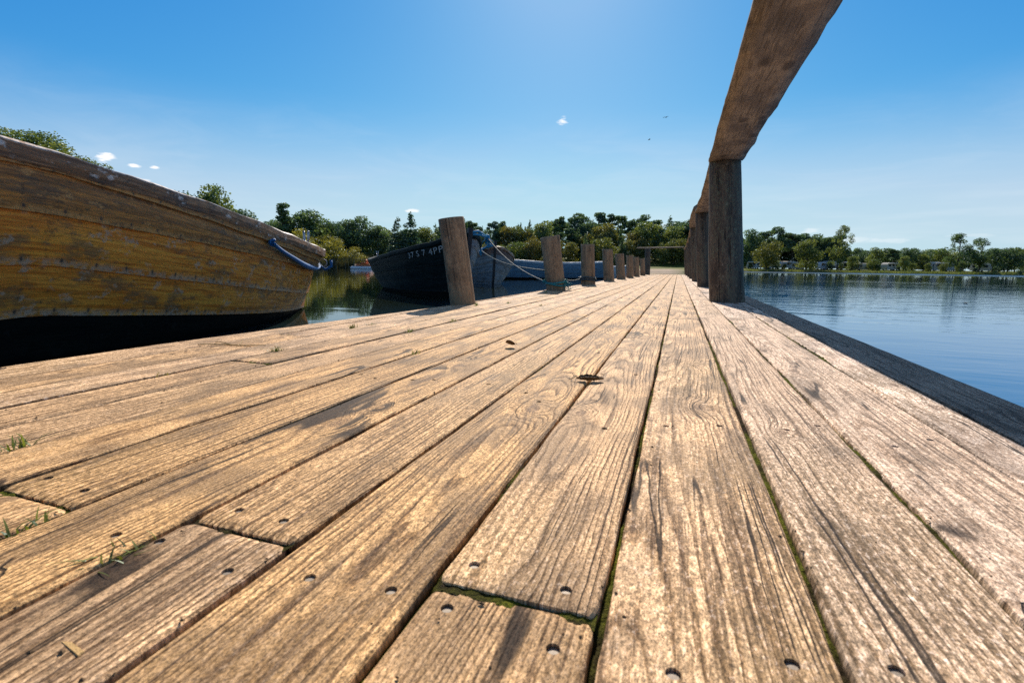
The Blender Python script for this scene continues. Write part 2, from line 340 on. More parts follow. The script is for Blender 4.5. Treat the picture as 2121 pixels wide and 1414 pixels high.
# ------------------------------------------------------------------ light and sky
SUN_AZ, SUN_EL = R_(-13.5), R_(37)
w = bpy.data.worlds.new('World'); S.world = w; w.use_nodes = True
g = G('tmp'); tmpm = g.m; g.t = w.node_tree; g.t.nodes.clear(); g.out = g.t.nodes.new('ShaderNodeOutputWorld')
sky = g.n('TexSky', sky_type='NISHITA', sun_disc=False)
sky.sun_elevation = SUN_EL; sky.sun_rotation = SUN_AZ; sky.air_density = 1.0; sky.dust_density = .25; sky.ozone_density = 3.0; sky.altitude = 0
dirv = g.n('TexCoord').outputs['Generated']
def adir(az, el): return Vector((math.sin(R_(az))*math.cos(R_(el)), math.cos(R_(az))*math.cos(R_(el)), math.sin(R_(el))))
sr = g.n('SeparateColor', {0: sky.outputs[0]})   # a film-like response per channel: deeper blue overhead, paler horizon
sepd = g.n('SeparateXYZ', {0: dirv})
r1 = g.ma('MULTIPLY', sr.outputs[0], .1); r2 = g.ma('MINIMUM', g.ma('MULTIPLY', g.ma('MULTIPLY', r1, r1), 1.2), r1)
r2 = g.ma('MINIMUM', r2, .27)
bb_ = g.ma('MULTIPLY', g.ma('POWER', g.ma('MULTIPLY', sr.outputs[2], .1), .45), .91)
low = g.n('CombineColor', {0: g.ma('MULTIPLY', r2, 9.2), 1: g.ma('MULTIPLY', sr.outputs[1], .805), 2: g.ma('MULTIPLY', bb_, 9.2)}).outputs[0]
low = g.mix(g.ma('MULTIPLY', g.rng(sepd.outputs[2], .05, .30, 1., 0.), .76), low, (5.7, 6.6, 7.7))
skyc = g.mix(g.rng(sepd.outputs[2], .46, .62), low, g.n('VectorMath', {0: sky.outputs[0], 1: (1.05, .95, .85)}, operation='MULTIPLY').outputs[0])
cn = g.noise(g.n('VectorMath', {0: dirv, 1: (1, 1, 3.)}, operation='MULTIPLY').outputs[0], 34., 5., .62)
cloud = None
for az, el, ra, re, amt in ((-13.4, 15.7, .75, .42, .9), (-57.7, 8.9, .75, .5, 1.), (-55.9, 8.5, .5, .25, .9), (-54.2, 8.6, .45, .2, .9), (-55.5, 7.3, 1.0, .22, .6), (-30.4, 6.0, .9, .3, .7),
                        (12.3, 3.9, 1.0, .3, .3), (15.4, 2.9, 1.8, .3, .22), (18.5, 2.8, 1.8, .25, .2), (-1.5, 4.6, 1.2, .35, .3), (24., 3.1, 2., .2, .15)):
    c = adir(az, el); rgt = Vector((math.cos(R_(az)), -math.sin(R_(az)), 0)); upv = rgt.cross(c)
    dx = g.ma('DIVIDE', g.n('VectorMath', {0: dirv, 1: tuple(rgt)}, operation='DOT_PRODUCT').outputs['Value'], math.tan(R_(ra)))
    dz = g.n('VectorMath', {0: dirv, 1: tuple(upv)}, operation='DOT_PRODUCT').outputs['Value']
    dz = g.ma('DIVIDE', dz, math.tan(R_(re)))
    d2 = g.ma('SQRT', g.ma('ADD', g.ma('MULTIPLY', dx, dx), g.ma('MULTIPLY', dz, dz)))
    fr = g.ma('GREATER_THAN', g.n('VectorMath', {0: dirv, 1: tuple(c)}, operation='DOT_PRODUCT').outputs['Value'], .5)
    b = g.ma('MULTIPLY', g.ma('MULTIPLY', g.rng(g.ma('MULTIPLY_ADD', g.ma('SUBTRACT', cn, .5), -2.6, d2), .35, 1.05, 1., 0.), fr), amt)
    cloud = b if cloud is None else g.ma('MAXIMUM', cloud, b)
# thin high streaks low over the horizon
st = g.noise(g.n('VectorMath', {0: dirv, 1: (2., 2., 22.)}, operation='MULTIPLY').outputs[0], 2.2, 5., .55)
stk = g.ma('MULTIPLY', g.rng(sepd.outputs[2], .03, .20, 1., 0.), g.rng(st, .42, .70))
skyc = g.mix(g.ma('MULTIPLY', stk, .22), skyc, (8.0, 8.7, 9.2))
ci = g.noise(g.n('VectorMath', {0: dirv, 1: (1.6, 2.4, 7.)}, operation='MULTIPLY').outputs[0], 2.6, 6., .6, .6)
band = g.ma('MULTIPLY', g.rng(sepd.outputs[2], .05, .16), g.rng(sepd.outputs[2], .17, .31, 1., 0.))
skyc = g.mix(g.ma('MULTIPLY', g.ma('MULTIPLY', g.rng(ci, .42, .72), band), .12), skyc, (7.6, 8.3, 9.0))
skyc = g.mix(cloud, skyc, (10.5, 10.3, 10.3))
bg = g.n('Background', {'Color': skyc, 'Strength': .1})
g.t.links.new(bg.outputs[0], g.out.inputs[0])
bpy.data.materials.remove(tmpm)
sl = bpy.data.lights.new('sun', 'SUN'); so = link(bpy.data.objects.new('sun', sl))
sl.energy = 5.; sl.angle = R_(.5); sl.color = (1., .885, .755)
sd = adir(math.degrees(SUN_AZ), math.degrees(SUN_EL)); so.rotation_euler = sd.to_track_quat('Z', 'Y').to_euler(); so.location = sd*50

# ------------------------------------------------------------------ terrain and water
def shore(az):
    """distance of the shoreline for a bearing in degrees (0 = along the jetty)"""
    pts = [(-180, 45), (-120, 42), (-75, 36), (-62, 40), (-50, 56), (-44, 68), (-36, 78), (-28, 84), (-18, 84), (-10, 80), (-6, 73), (3, 73), (5, 100), (7, 140), (12, 146), (20, 152), (29, 160), (45, 190), (90, 160), (140, 80), (180, 45)]
    for (a, b), (c, d) in zip(pts, pts[1:]):
        if a <= az <= c:
            t = (az-a)/(c-a); t = t*t*(3-2*t); return b+(d-b)*t + nz(az*.9)*.9
def hground(az, r):
    s = r - shore(az)
    if s < 0: return WATER + max(-1.6, s*.25)
    z = WATER + .32*(1-math.exp(-s/1.5)) + s*.022
    if -32 < az < 6: z += .055*max(0, min(s, 60)-14)*min(1, (az+32)/8)*min(1, (6-az)/5)
    if az <= -32: z += .012*min(s, 40)
    if az > 6: z = WATER + .38*(1-math.exp(-s/1.2)) + min(s, 60)*.010
    return min(z, 8.) + .10*nz(r*.21, az*.4)*min(1, s/4)
def ground_mat():
    g = G('lakeside_ground'); co = g.n('TexCoord').outputs['Object']
    sa = g.n('Attribute', attribute_name='sand').outputs['Fac']
    n1 = g.noise(co, .12, 4., .6); n2 = g.noise(co, 2.5, 4., .65)
    gr = g.mix(g.rng(n1, .35, .65), (.075, .105, .020), (.16, .17, .03))
    gr = g.mix(g.ma('MULTIPLY', g.rng(n2, .5, .7), .5), gr, (.05, .07, .015))
    c = g.mix(g.ma('MULTIPLY', sa, g.ma('MULTIPLY_ADD', n2, .5, .75), clamp=True), gr, (.46, .36, .26))
    return g.bsdf(c, .9, g.bump(n2, .8, .08), Specular_IOR_Level=.15)
V, F, U = [], [], []; azs = [(-180+i*1.0) for i in range(361)]
offs = [-30, -8, -3, -1, -.3, 0, .3, .8, 1.6, 3, 5, 8, 12, 16, 20, 26, 34, 45, 60, 90, 150, 300, 700, 1600, 4000]
sand = []
for az in azs:
    for of in offs:
        r = max(2., shore(az)+of)
        V.append((math.sin(R_(az))*r, math.cos(R_(az))*r, hground(az, r))); U.append((V[-1][0], V[-1][1]))
        sand.append(max(0, min(1, (of+1)/1))*max(0, min(1, (6.-of)/3))*max(0, min(1, (az+16)/4))*max(0, min(1, (1.2-az)/2)))
no = len(offs)
for i in range(360):
    for j in range(no-1): F.append((i*no+j, i*no+j+1, (i+1)*no+j+1, (i+1)*no+j))
F = [f[::-1] for f in F]
# lake bed centre
c0 = len(V); V.append((0, 0, WATER-1.6)); U.append((0, 0)); sand.append(0)
for i in range(360): F.append((c0, (i+1)*no, i*no))
gr = mesh('ground', V, F, ground_mat(), None, True, U)
a = gr.data.attributes.new('sand', 'FLOAT', 'POINT'); a.data.foreach_set('value', sand)
tag(gr, kind='structure')

def water_mat():
    g = G('lake_water'); co = g.n('TexCoord').outputs['Object']; sp = g.n('SeparateXYZ', {0: co})
    x, y = sp.outputs[0], sp.outputs[1]
    r = g.n('VectorMath', {0: co}, operation='LENGTH').outputs['Value']
    # wavelets with long crests that lie roughly across the view
    a = g.noise(g.vec(g.ma('MULTIPLY', x, .55), g.ma('MULTIPLY', y, 1.5), 0.), 1.2, 3., .5, .3)
    b = g.noise(g.vec(g.ma('MULTIPLY', x, 1.6), g.ma('MULTIPLY', y, 4.2), 3.), 1.5, 3., .55, .3)
    patch = g.rng(g.noise(g.vec(g.ma('MULTIPLY', x, .05), g.ma('MULTIPLY', y, .10), 0.), 1., 2.), .38, .62, .35, 1.)
    ruf = g.ma('MULTIPLY', g.rng(r, 84., 100., 0., 1.), g.rng(x, 2., 8.))   # a breeze ruffles the far water
    cat = g.rng(x, -3.2, -.5, .45, 1.)   # sheltered water among the moored boats
    h = g.ma('MULTIPLY_ADD', b, .35, a)
    n1 = g.bump(h, g.ma('MULTIPLY', g.ma('MULTIPLY', g.ma('MULTIPLY', patch, cat), .21), g.rng(r, 22., 70., 1., .22)), .06)
    deep = g.mix(g.rng(x, -4., 2.), (.012, .018, .009), (.0, .12, .33))  # left water coloured dark in place of the trees' reflection
    deep = g.scol(deep, g.rng(r, 3., 32., 1., .16))  # body colour dimmed with distance so far reflections look dark
    return g.bsdf(deep, g.ma('MULTIPLY_ADD', ruf, .30, .03), n1, IOR=1.27, Specular_IOR_Level=.5, Specular_Tint=(.5, .84, 1., 1.))
V = []; F = []; rr = [0, 2, 5, 10, 20, 40, 80, 160, 300]
for i, r in enumerate(rr):
    for k in range(96): V.append((r*math.sin(k*math.pi/48), r*math.cos(k*math.pi/48), WATER))
for i in range(len(rr)-1):
    for k in range(96): F.append((i*96+k, (i+1)*96+k, (i+1)*96+(k+1) % 96, i*96+(k+1) % 96))
wt = mesh('water', V, [f[::-1] for f in F[96:]] + [tuple(range(96, 192))[::-1]], water_mat())
tag(wt, kind='structure')

# ------------------------------------------------------------------ jetty
jet = empty('jetty', (0, 0, 0))
tag(jet, 'long weathered plank jetty running out between the moored boats', 'jetty')
BX = [-1.44, -1.292, -1.163, -1.044, -.922, -.798, -.672, -.548, -.425, -.300, -.165, -.035, .112, .242, .393, .478, .615]
TONE = [.25, .25, .2, .15, .2, .15, .1, .1, .1, .05, .15, .30, .62, .85, .95, .8, .75]
JO = {8: [.306, 3.1, 6.4], 10: [.305, 1.70, 4.3], 6: [.282, 3.6], 7: [2.485], 11: [2.47, 5.4], 13: [2.66], 12: [3.4], 9: [4.0], 5: [2.0], 4: [4.4], 3: [.9, 3.3], 2: [1.9], 14: [1.9], 15: [3.0], 1: [1.3], 0: []}
YEND = 20.6
SCREWS = [(-.142, .331), (-.065, .325), (-.142, .282), (-.061, .270), (-.189, .283), (-.256, .274), (.012, .276), (.082, .309), (.141, .323), (-.324, .260), (-.415, .271), (-.459, .264),
          (-.338, .333), (-.395, .335), (-.356, .903), (-.091, .707), (-.149, 1.079), (-.077, 1.108), (-.003, .76), (.075, .79), (-.222, .81), (-.262, .86), (-.48, .90), (-.52, .88), (.17, .80), (.22, .84), (.30, .78), (.36, .83),
          (-.60, .86), (-.65, .88), (-.58, .31), (-.65, .315), (.30, .34), (.35, .36), (-.13, 1.66), (-.07, 1.66), (-.13, 1.74), (-.06, 1.74), (.01, 1.35), (.09, 1.36), (-.20, 1.36), (-.27, 1.37)]
def plank(bi, y0, y1, seed):
    rnd = random.Random(seed)
    x0, x1 = BX[bi]+.0027, BX[bi+1]-.0027
    gl, gr_ = rnd.uniform(-.0015, .0025), rnd.uniform(-.0015, .0025)
    zoff = rnd.uniform(-.0018, .0008); tilt = rnd.uniform(-.007, .007)
    ys = [y0, y0+.0015, y0+.004, y0+.008, y0+.014]
    while ys[-1] < y1-.001:
        y = ys[-1]; st = .018 if -.1 < y < 1.4 else (.05 if y < 3.5 else .25)
        ys.append(min(y1, y+st))
    while y1-ys[-2] < .02 and len(ys) > 8: ys.pop(-2)
    ys[-1:] = [y1-.014, y1-.008, y1-.004, y1-.0015, y1]
    prof = [(0., -.042, 1), (0., -.008, 1), (.0008, -.0025, 1), (.0028, -.0007, 0), (.007, 0., 0), (.25, 0, 2), (.5, 0, 2), (.75, 0, 2), (-.007, 0., 0), (-.0028, -.0007, 0), (-.0008, -.0025, 1), (0., -.008, 1), (0., -.042, 1)]
    V, U = [], []; n = len(prof); F = []
    for i, y in enumerate(ys):
        e = min(y-y0, y1-y)
        rnd_end = .0020*max(0, 1-e/.012)**2
        le = x0 + gl + .0022*nz(y*7, seed*1.3) + .0012*nz(y*31, seed*2.1)
        re = x1 - gr_ + .0022*nz(y*7, seed*1.7+9) + .0012*nz(y*31, seed*2.9)
        if bi == 0:   # the outer board narrows away from the camera
            le += max(0, min(1, (y-1.0)/1.6))*.125
            re += .0 
        ins = .0035*max(0, 1-e/.012)**2
        le += ins; re -= ins
        for j, (o, z, kd) in enumerate(prof):
            if kd == 2: x = le+(re-le)*o
            elif j < n//2: x = le+o
            else: x = re+o
            zz = z + zoff + tilt*(x-(x0+x1)/2) + .0016*nz(y*1.6, x*9, seed) + (.0006*nz(y*9, x*50, seed) if z > -.004 else 0)
            if z > -.004: zz -= rnd_end
            V.append((x, y, zz)); U.append((x-(x0+x1)/2, y))
    for i in range(len(ys)-1):
        for j in range(n): F.append((i*n+j, i*n+(j+1) % n, (i+1)*n+(j+1) % n, (i+1)*n+j))
    F.append(tuple(range(n))[::-1]); F.append(tuple((len(ys)-1)*n+j for j in range(n)))
    F = [f[::-1] for f in F]
    dk_ = -2.4 if bi == len(BX)-2 else rnd.random()  # outermost right board painted darker, to deepen the rail's shadow on it
    zf = lambda x, y: zoff + tilt*(x-(x0+x1)/2) + .0016*nz(y*1.6, x*9, seed)
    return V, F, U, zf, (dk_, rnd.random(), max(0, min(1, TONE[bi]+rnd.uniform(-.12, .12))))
def setpl(me, p):
    a = me.attributes.new('pl', 'FLOAT_VECTOR', 'POINT')
    for d in a.data: d.vector = p
allV, allF, allU, allP, SZ = [], [], [], [], {}
seed = 0
for bi in range(len(BX)-1):
    js = sorted(JO.get(bi, []))
    while (js[-1] if js else 3.) < YEND-5: js.append((js[-1] if js else 3.)+random.uniform(2.6, 3.6))
    ends = [-3.2-random.random()*.4] + js + [YEND+random.uniform(-.04, .04)]
    for a0, a1 in zip(ends, ends[1:]):
        seed += 1
        V, F, U, zf, p = plank(bi, a0+.0016, a1-.0016, seed)
        if bi == 8 and a0 < .169 < a1: SZ['chip'] = zf(-.348, .169)
        holes = [(x, y) for x, y in SCREWS if BX[bi] < x < BX[bi+1] and a0 < y < a1]
        if holes:   # sunken screw holes are cut through the board's top
            me = bpy.data.meshes.new('t'); me.from_pydata(V, [], F)
            ul = me.uv_layers.new(name='UVMap')
            for q in me.polygons:
                for li, vi in zip(q.loop_indices, q.vertices): ul.data[li].uv = U[vi]
            ob = link(bpy.data.objects.new('t', me))
            mb = MB(); SZ.update({h_: zf(*h_) for h_ in holes})
            for x, y in holes: mb.tube([(x, y, zf(x, y)-.0050), (x, y, .02)], .0047, 14)
            cut = mb.build('c', [])
            bm_ = ob.modifiers.new('b', 'BOOLEAN'); bm_.operation = 'DIFFERENCE'; bm_.object = cut; bm_.solver = 'EXACT'
            dg = bpy.context.evaluated_depsgraph_get(); dg.update()
            m2 = bpy.data.meshes.new_from_object(ob.evaluated_get(dg))
            if len(m2.polygons) > len(F)*.8:
                V = [v.co[:] for v in m2.vertices]; F = [tuple(q.vertices) for q in m2.polygons]
                xm = (BX[bi]+BX[bi+1])/2; U = [(v[0]-xm, v[1]) for v in V]
            bpy.data.objects.remove(ob); bpy.data.objects.remove(cut)
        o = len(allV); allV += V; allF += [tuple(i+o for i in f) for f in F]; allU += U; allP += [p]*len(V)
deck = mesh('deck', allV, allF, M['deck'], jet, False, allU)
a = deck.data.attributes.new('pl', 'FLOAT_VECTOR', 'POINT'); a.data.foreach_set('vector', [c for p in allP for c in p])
mb = MB()
mb.tube([(0, 0, -.0046), (0, 0, -.0026), (0, 0, -.0022)], [.0042, .0042, .0037], 14)
sc0 = mb.build('screw_head', M['screwm'], deck); sme = sc0.data
for i, (x, y) in enumerate(SCREWS):
    o = sc0 if i == 0 else link(bpy.data.objects.new('screw_head', sme), deck)
    o.location = (x, y, SZ.get((x, y), -.003)+.0006*nz(i*3.3)); o.rotation_euler = (R_(4)*nz(i*1.7), R_(4)*nz(i*2.1+4), 0)
for y in [-2.5+i*2.05 for i in range(12)]: MB().box((-.40, y, -.137), (1.9, .09, .18)).build('joist', M['under'], jet)
for y in (-1.9, 2.9, 8.9, 14.9, 19.9):
    for x in (-1.0, .30):
        MB().tube([(x, y, -1.9), (x, y, -.226)], .09, 12).build('pile', M['under'], jet)
# moss and dirt packed in the gaps
def moss_mat():
    g = G('moss_and_dirt'); co = g.n('TexCoord').outputs['Object']
    n = g.noise(co, 14., 3., .6); n2 = g.noise(co, 420., 3., .7); n3 = g.noise(co, 3.2, 3., .6)
    c = g.mix(g.rng(n2, .35, .65), (.05, .065, .007), (.20, .215, .02))
    c = g.mix(g.rng(g.ma('MULTIPLY_ADD', n3, .7, g.ma('MULTIPLY', n, .5)), .50, .66), c, (.035, .024, .014))
    return g.bsdf(c, .95, g.bump(n2, 1., .004), Specular_IOR_Level=.1)
mb = MB()
def moss_strip(xa, xb, y0, y1, step, seed, lift=0.):
    n = 5; V = []; F = []; ys = [y0+i*step for i in range(int((y1-y0)/step)+1)]
    for y in ys:
        for j in range(n):
            x = xa+(xb-xa)*j/(n-1)
            z = -.0095 + .010*nz(y*2.3, seed) + .006*nz(y*9, seed+3) + .0035*nz(y*55, x*300, seed) + .002*nz(y*160, x*500) - .004*abs(j-2)/2 + lift
            V.append((x, y, min(z, .0015)))
    for i in range(len(ys)-1):
        for j in range(n-1): F.append((i*n+j, i*n+j+1, (i+1)*n+j+1, (i+1)*n+j))
    mb.add(V, F)
for bi, x in enumerate(BX[1:-1]):
    lift = [-.004, -.006, -.003, -.004, -.006, -.010, -.004, -.003, -.001, .001, -.001, .001, .003, .0035, .0][bi]
    moss_strip(x-.012, x+.012, -.1, 2.6, .005, bi*5.1, lift); moss_strip(x-.012, x+.012, 2.6, YEND-.1, .05, bi*5.1, lift)
for bi, js in JO.items():
    for j in js:
        V = []; F = []
        for i in range(41):
            x = BX[bi]+.004+(BX[bi+1]-BX[bi]-.008)*i/40
            for k in range(3): V.append((x, j-.008+.008*k, min(-.004+.005*nz(x*30, j*7)+.002*nz(x*170, k*3., j), .001)))
        for i in range(40):
            for k in range(2): F.append((i*3+k, i*3+3+k, i*3+4+k, i*3+k+1))
        mb.add(V, F)
ms = mb.build('moss', moss_mat()); tag(ms, 'green moss and dirt packed in the gaps between the jetty planks', 'moss', kind='stuff')

# ------------------------------------------------------------------ posts
def log_post(base, top, r0, r1, seed, n=28, slope=(0, 0), rows=26, knots=2):
    b, t = Vector(base), Vector(top); rnd = random.Random(seed); V, F, U, Mx = [], [], [], []
    kn = [(rnd.uniform(0, 6.28), rnd.uniform(.2, .8), rnd.uniform(.006, .014)) for _ in range(knots)]
    for i in range(rows+1):
        f = i/rows; c = b.lerp(t, f); r = r0+(r1-r0)*f
        c = c + Vector((nz(f*2.2, seed), nz(f*2.2, seed+5), 0))*.012*math.sin(f*math.pi)
        for k in range(n):
            a = 2*math.pi*k/n
            rr = r*(1+.05*nz(math.cos(a)*1.4+seed, math.sin(a)*1.4, f*1.8)+.028*nz(math.cos(a)*5+seed, math.sin(a)*5, f*1.2)+.012*nz(a*3, f*9, seed))
            for ka, kf, kh in kn:
                da = (a-ka+math.pi) % (2*math.pi)-math.pi
                rr += kh*math.exp(-(da/.25)**2-((f-kf)*(t-b).length/.05)**2)
            p = c+Vector((math.cos(a)*rr, math.sin(a)*rr, 0))
            if i == rows: p.z += slope[0]*(p.x-c.x)+slope[1]*(p.y-c.y)
            elif i > rows-5: p.z += (slope[0]*(p.x-c.x)+slope[1]*(p.y-c.y))*(1-(rows-i)/5.)
            V.append(p); U.append((a*r0, f*(t-b).length))
    for i in range(rows):
        for k in range(n): F.append((i*n+k, i*n+(k+1) % n, (i+1)*n+(k+1) % n, (i+1)*n+k)); Mx.append(0)
    o = len(V); cen = sum((V[rows*n+k] for k in range(n)), Vector())/n
    V.append(cen+Vector((0, 0, .002))); U.append((0, 0))
    for s_ in (.97,):
        for k in range(n): V.append(cen+(V[rows*n+k]-cen)*s_+Vector((0, 0, .004))); U.append((0, 0))
    for k in range(n):
        F.append((rows*n+k, rows*n+(k+1) % n, o+1+(k+1) % n, o+1+k)); Mx.append(1)
        F.append((o, o+1+k, o+1+(k+1) % n)); Mx.append(1)
    return V, F, U, Mx
def post_obj(name, mats, parent=None, **k):
    V, F, U, Mx = log_post(**k)
    return mesh(name, V, F, mats, parent, True, U, Mx)
WORDS = ['nearest', 'second', 'third', 'fourth', 'fifth', 'sixth', 'seventh', 'eighth']
LP = [(-1.285, 2.80, -1.372, .53, .074, .080, 'nearest and most tilted short mooring post, in front of the dark numbered boat', (.12, .08)),
      (-1.19, 4.91, -1.275, .54, .098, .098, 'thick mooring post with teal rope tied round its foot', (.16, .03)),
      (-1.19, 6.78, -1.215, .55, .095, .095, 'third mooring post along, with a dark cord round its foot', (.02, .02)),
      (-1.19, 8.95, -1.24, .56, .096, .094, 'fourth mooring post along, hiding the end of the long blue boat', (.02, .0)),
      (-1.16, 10.68, -1.22, .53, .096, .095, 'fifth mooring post along, beside the small white hull', (.05, .0)),
      (-1.10, 12.1, -1.14, .53, .085, .084, 'sixth mooring post along, between the fifth and seventh posts', (.0, .0)),
      (-1.09, 13.9, -1.13, .53, .082, .080, 'seventh mooring post along, second from the crossbar at the far end', (.03, .0)),
      (-1.08, 16.2, -1.12, .54, .080, .078, 'farthest and smallest looking mooring post, next to the end crossbar', (.03, .0))]
for i, (x, y, xt, zt, r0_, r1_, lab, sl_) in enumerate(LP):
    o = post_obj('mooring_post', [M['post'], M['endgrain']], base=(x+(x-xt)*1.2/zt, y, -1.2), top=(xt, y+.02, zt), r0=r0_*1.06, r1=r1_, seed=i*7+3, slope=sl_, rows=40)
    tag(o, lab, 'post', 'round mooring posts along the left edge of the jetty')
railing = empty('railing', (.3, 3.9, 0)); tag(railing, 'tall log railing with thick posts along the right edge of the jetty', 'railing')
def rp(o): o.parent = railing; o.matrix_parent_inverse = Matrix.Translation(railing.location).inverted(); return o
RP = [(.36, 3.93, .27, 1.0, .128, .108), (.35, 6.95, .255, .96, .098, .092), (.35, 9.9, .25, 1.0, .095, .09), (.345, 12.5, .26, .97, .09, .085), (.34, 15.1, .26, .97, .088, .085), (.335, 17.7, .26, .97, .088, .085), (.32, 20.1, .24, .97, .088, .085), (.34, -1.35, .28, 1.0, .11, .1)]
for i, (x, y, xt, zt, ra, rb) in enumerate(RP):
    k = (zt+.9+.3)/(zt)  # run the post below the deck into the water
    bx = x-(xt-x)*1.0
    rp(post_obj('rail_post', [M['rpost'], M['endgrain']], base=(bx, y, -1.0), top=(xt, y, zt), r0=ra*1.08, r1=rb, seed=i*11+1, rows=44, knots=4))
rp(post_obj('rail_post', [M['rpost'], M['endgrain']], base=(-1.05, 18.4, -1.0), top=(-1.13, 18.9, .95), r0=.115, r1=.10, seed=77))
def half_log(pts, widths, th, seed, cut=0.):
    """rail sawn flat underneath with a rounded, barked top"""
    V, F, U = [], [], []; n = 11; fr = frames(pts); L = 0
    for i, (p, t, N, B) in enumerate(fr):
        if i: L += (p-fr[i-1][0]).length
        side = Vector((0, 0, 1)).cross(t).normalized()*-1; upv = Vector((0, 0, 1))
        wl = widths[i]/2*(1+.05*nz(L*2.1, seed)+.025*nz(L*13, seed+2)); wr = widths[i]/2*(1+.11*nz(L*2.3, seed+7)+.11*max(0, nz(L*5, seed+4))+.03*nz(L*19, seed))
        prof = [(-wl, .012), (-wl*.97, 0), (-wl*.5, -.002), (0, .001), (wr*.5, -.002), (wr*.97, 0), (wr, .012), (wr*.86, th*.55), (wr*.45, th*.92), (-wl*.4, th), (-wl*.88, th*.6)]
        for a, z in prof:
            V.append(p+side*a+upv*(z+.003*nz(L*13, a*40, seed))); U.append((a, L))
    for i in range(len(fr)-1):
        for k in range(n): F.append((i*n+k, i*n+(k+1) % n, (i+1)*n+(k+1) % n, (i+1)*n+k))
    F.append(tuple(range(n))[::-1]); F.append(tuple((len(fr)-1)*n+k for k in range(n)))
    F = [f[::-1] for f in F]
    return V, F, U
def rail(y0, y1, x0, x1, z0, z1, w0, w1, th, seed, bow=.0):
    N = 80; pts = []; ws = []
    for i in range(N+1):
        f = i/N; pts.append((x0+(x1-x0)*f+bow*math.sin(f*math.pi)+.005*nz(f*5, seed), y0+(y1-y0)*f, z0+(z1-z0)*f+.008*nz(f*4, seed+1))); ws.append(w0+(w1-w0)*f)
    V, F, U = half_log(pts, ws, th, seed)
    return rp(mesh('rail', V, F, [M['rail']], None, True, U))
rail(-1.5, 3.90, .285, .270, 1.0, .998, .25, .232, .065, 3)
rail(3.93, 6.93, .270, .255, .985, .958, .215, .20, .07, 8, .01)
rail(6.96, 9.95, .235, .245, .985, 1.0, .22, .19, .10, 14, -.02)
rail(9.97, 12.55, .25, .26, .99, .965, .19, .18, .08, 17)
rail(12.57, 15.1, .26, .26, .97, .965, .18, .18, .07, 21)
rail(15.12, 17.7, .26, .26, .965, .965, .18, .18, .07, 25)
rail(17.72, 20.25, .26, .23, .965, .965, .18, .18, .07, 29)
pts = [(-1.50+1.62*i/20, 18.9+1.05*i/20, .95+.075*i/20+.006*nz(i*.4)) for i in range(21)]
V, F, U = half_log(pts, [.13]*21, .05, 33); rp(mesh('rail', V, F, [M['rail']], None, True, U))

# ------------------------------------------------------------------ boats
class Hull:
    """double-ended clinker rowing boat: x runs from stern (0) to stem (L), y sideways, z up from the water"""
    def __init__(s, L, B, sheer, levels, keel=-.22, rs=.25, rb=.45, es=.52, eb=.62):
        s.L, s.B, s.sheer_p, s.levels, s.keel, s.rs, s.rb, s.es, s.eb = L, B, sheer, levels, keel, rs, rb, es, eb
    def interp(s, tab, u):
        for (a, b), (c, d) in zip(tab, tab[1:]):
            if u <= c:
                t = max(0, (u-a)/(c-a)); t = t*t*(3-2*t)*.5+t*.5; return b+(d-b)*t
        return tab[-1][1]
    def sheer(s, u): return s.interp(s.sheer_p, u)
    def hb(s, u):
        e = s.es if u < .5 else s.eb
        return s.B*max(0, 1-abs(1-2*u)**2.4)**e
    def bp(s, j, u):
        """height fraction and breadth factor of seam j"""
        fs, fm, fb, of = s.levels[j]
        t = min(1, u/.6); f = fs+(fm-fs)*t if u < .6 else fm+(fb-fm)*(u-.6)/.4
        return f, of
    def pt(s, u, j, side, out=0.):
        """j may be fractional between seams"""
        j0 = min(int(j), len(s.levels)-2); t = j-j0
        f0, o0 = s.bp(j0, u); f1, o1 = s.bp(j0+1, u)
        sh = s.sheer(u); zf = f0+(f1-f0)*t; z = sh*zf if zf >= 0 else -zf*s.keel*1.
        of = o0+(o1-o0)*t + .012*math.sin(t*math.pi)
        of *= 1-min(.93, .13*max(0., j)**1.25)*abs(1-2*u)**3.2   # the ends are sharp low down and flare above
        h = s.hb(u); end = max(0, 1-max(0, zf))
        x = u*s.L
        x += -s.rs*(1-u)**5*(max(0, zf)**.8) + s.rb*u**5*(max(0, zf)**.8) + s.rs*.7*(1-u)**6*max(0, -zf) - s.rb*.7*u**6*max(0, -zf)
        y = side*(h*of+out*min(1, h/.08))
        return Vector((x, y, z))
def us_list(n=96): return [.5-.5*math.cos(math.pi*(i/n)**1.0)*abs(math.cos(math.pi*i/n))**-.25 if i not in (0, n) and abs(math.cos(math.pi*i/n)) > 1e-6 else (0. if i == 0 else (1. if i == n else .5)) for i in range(n+1)]
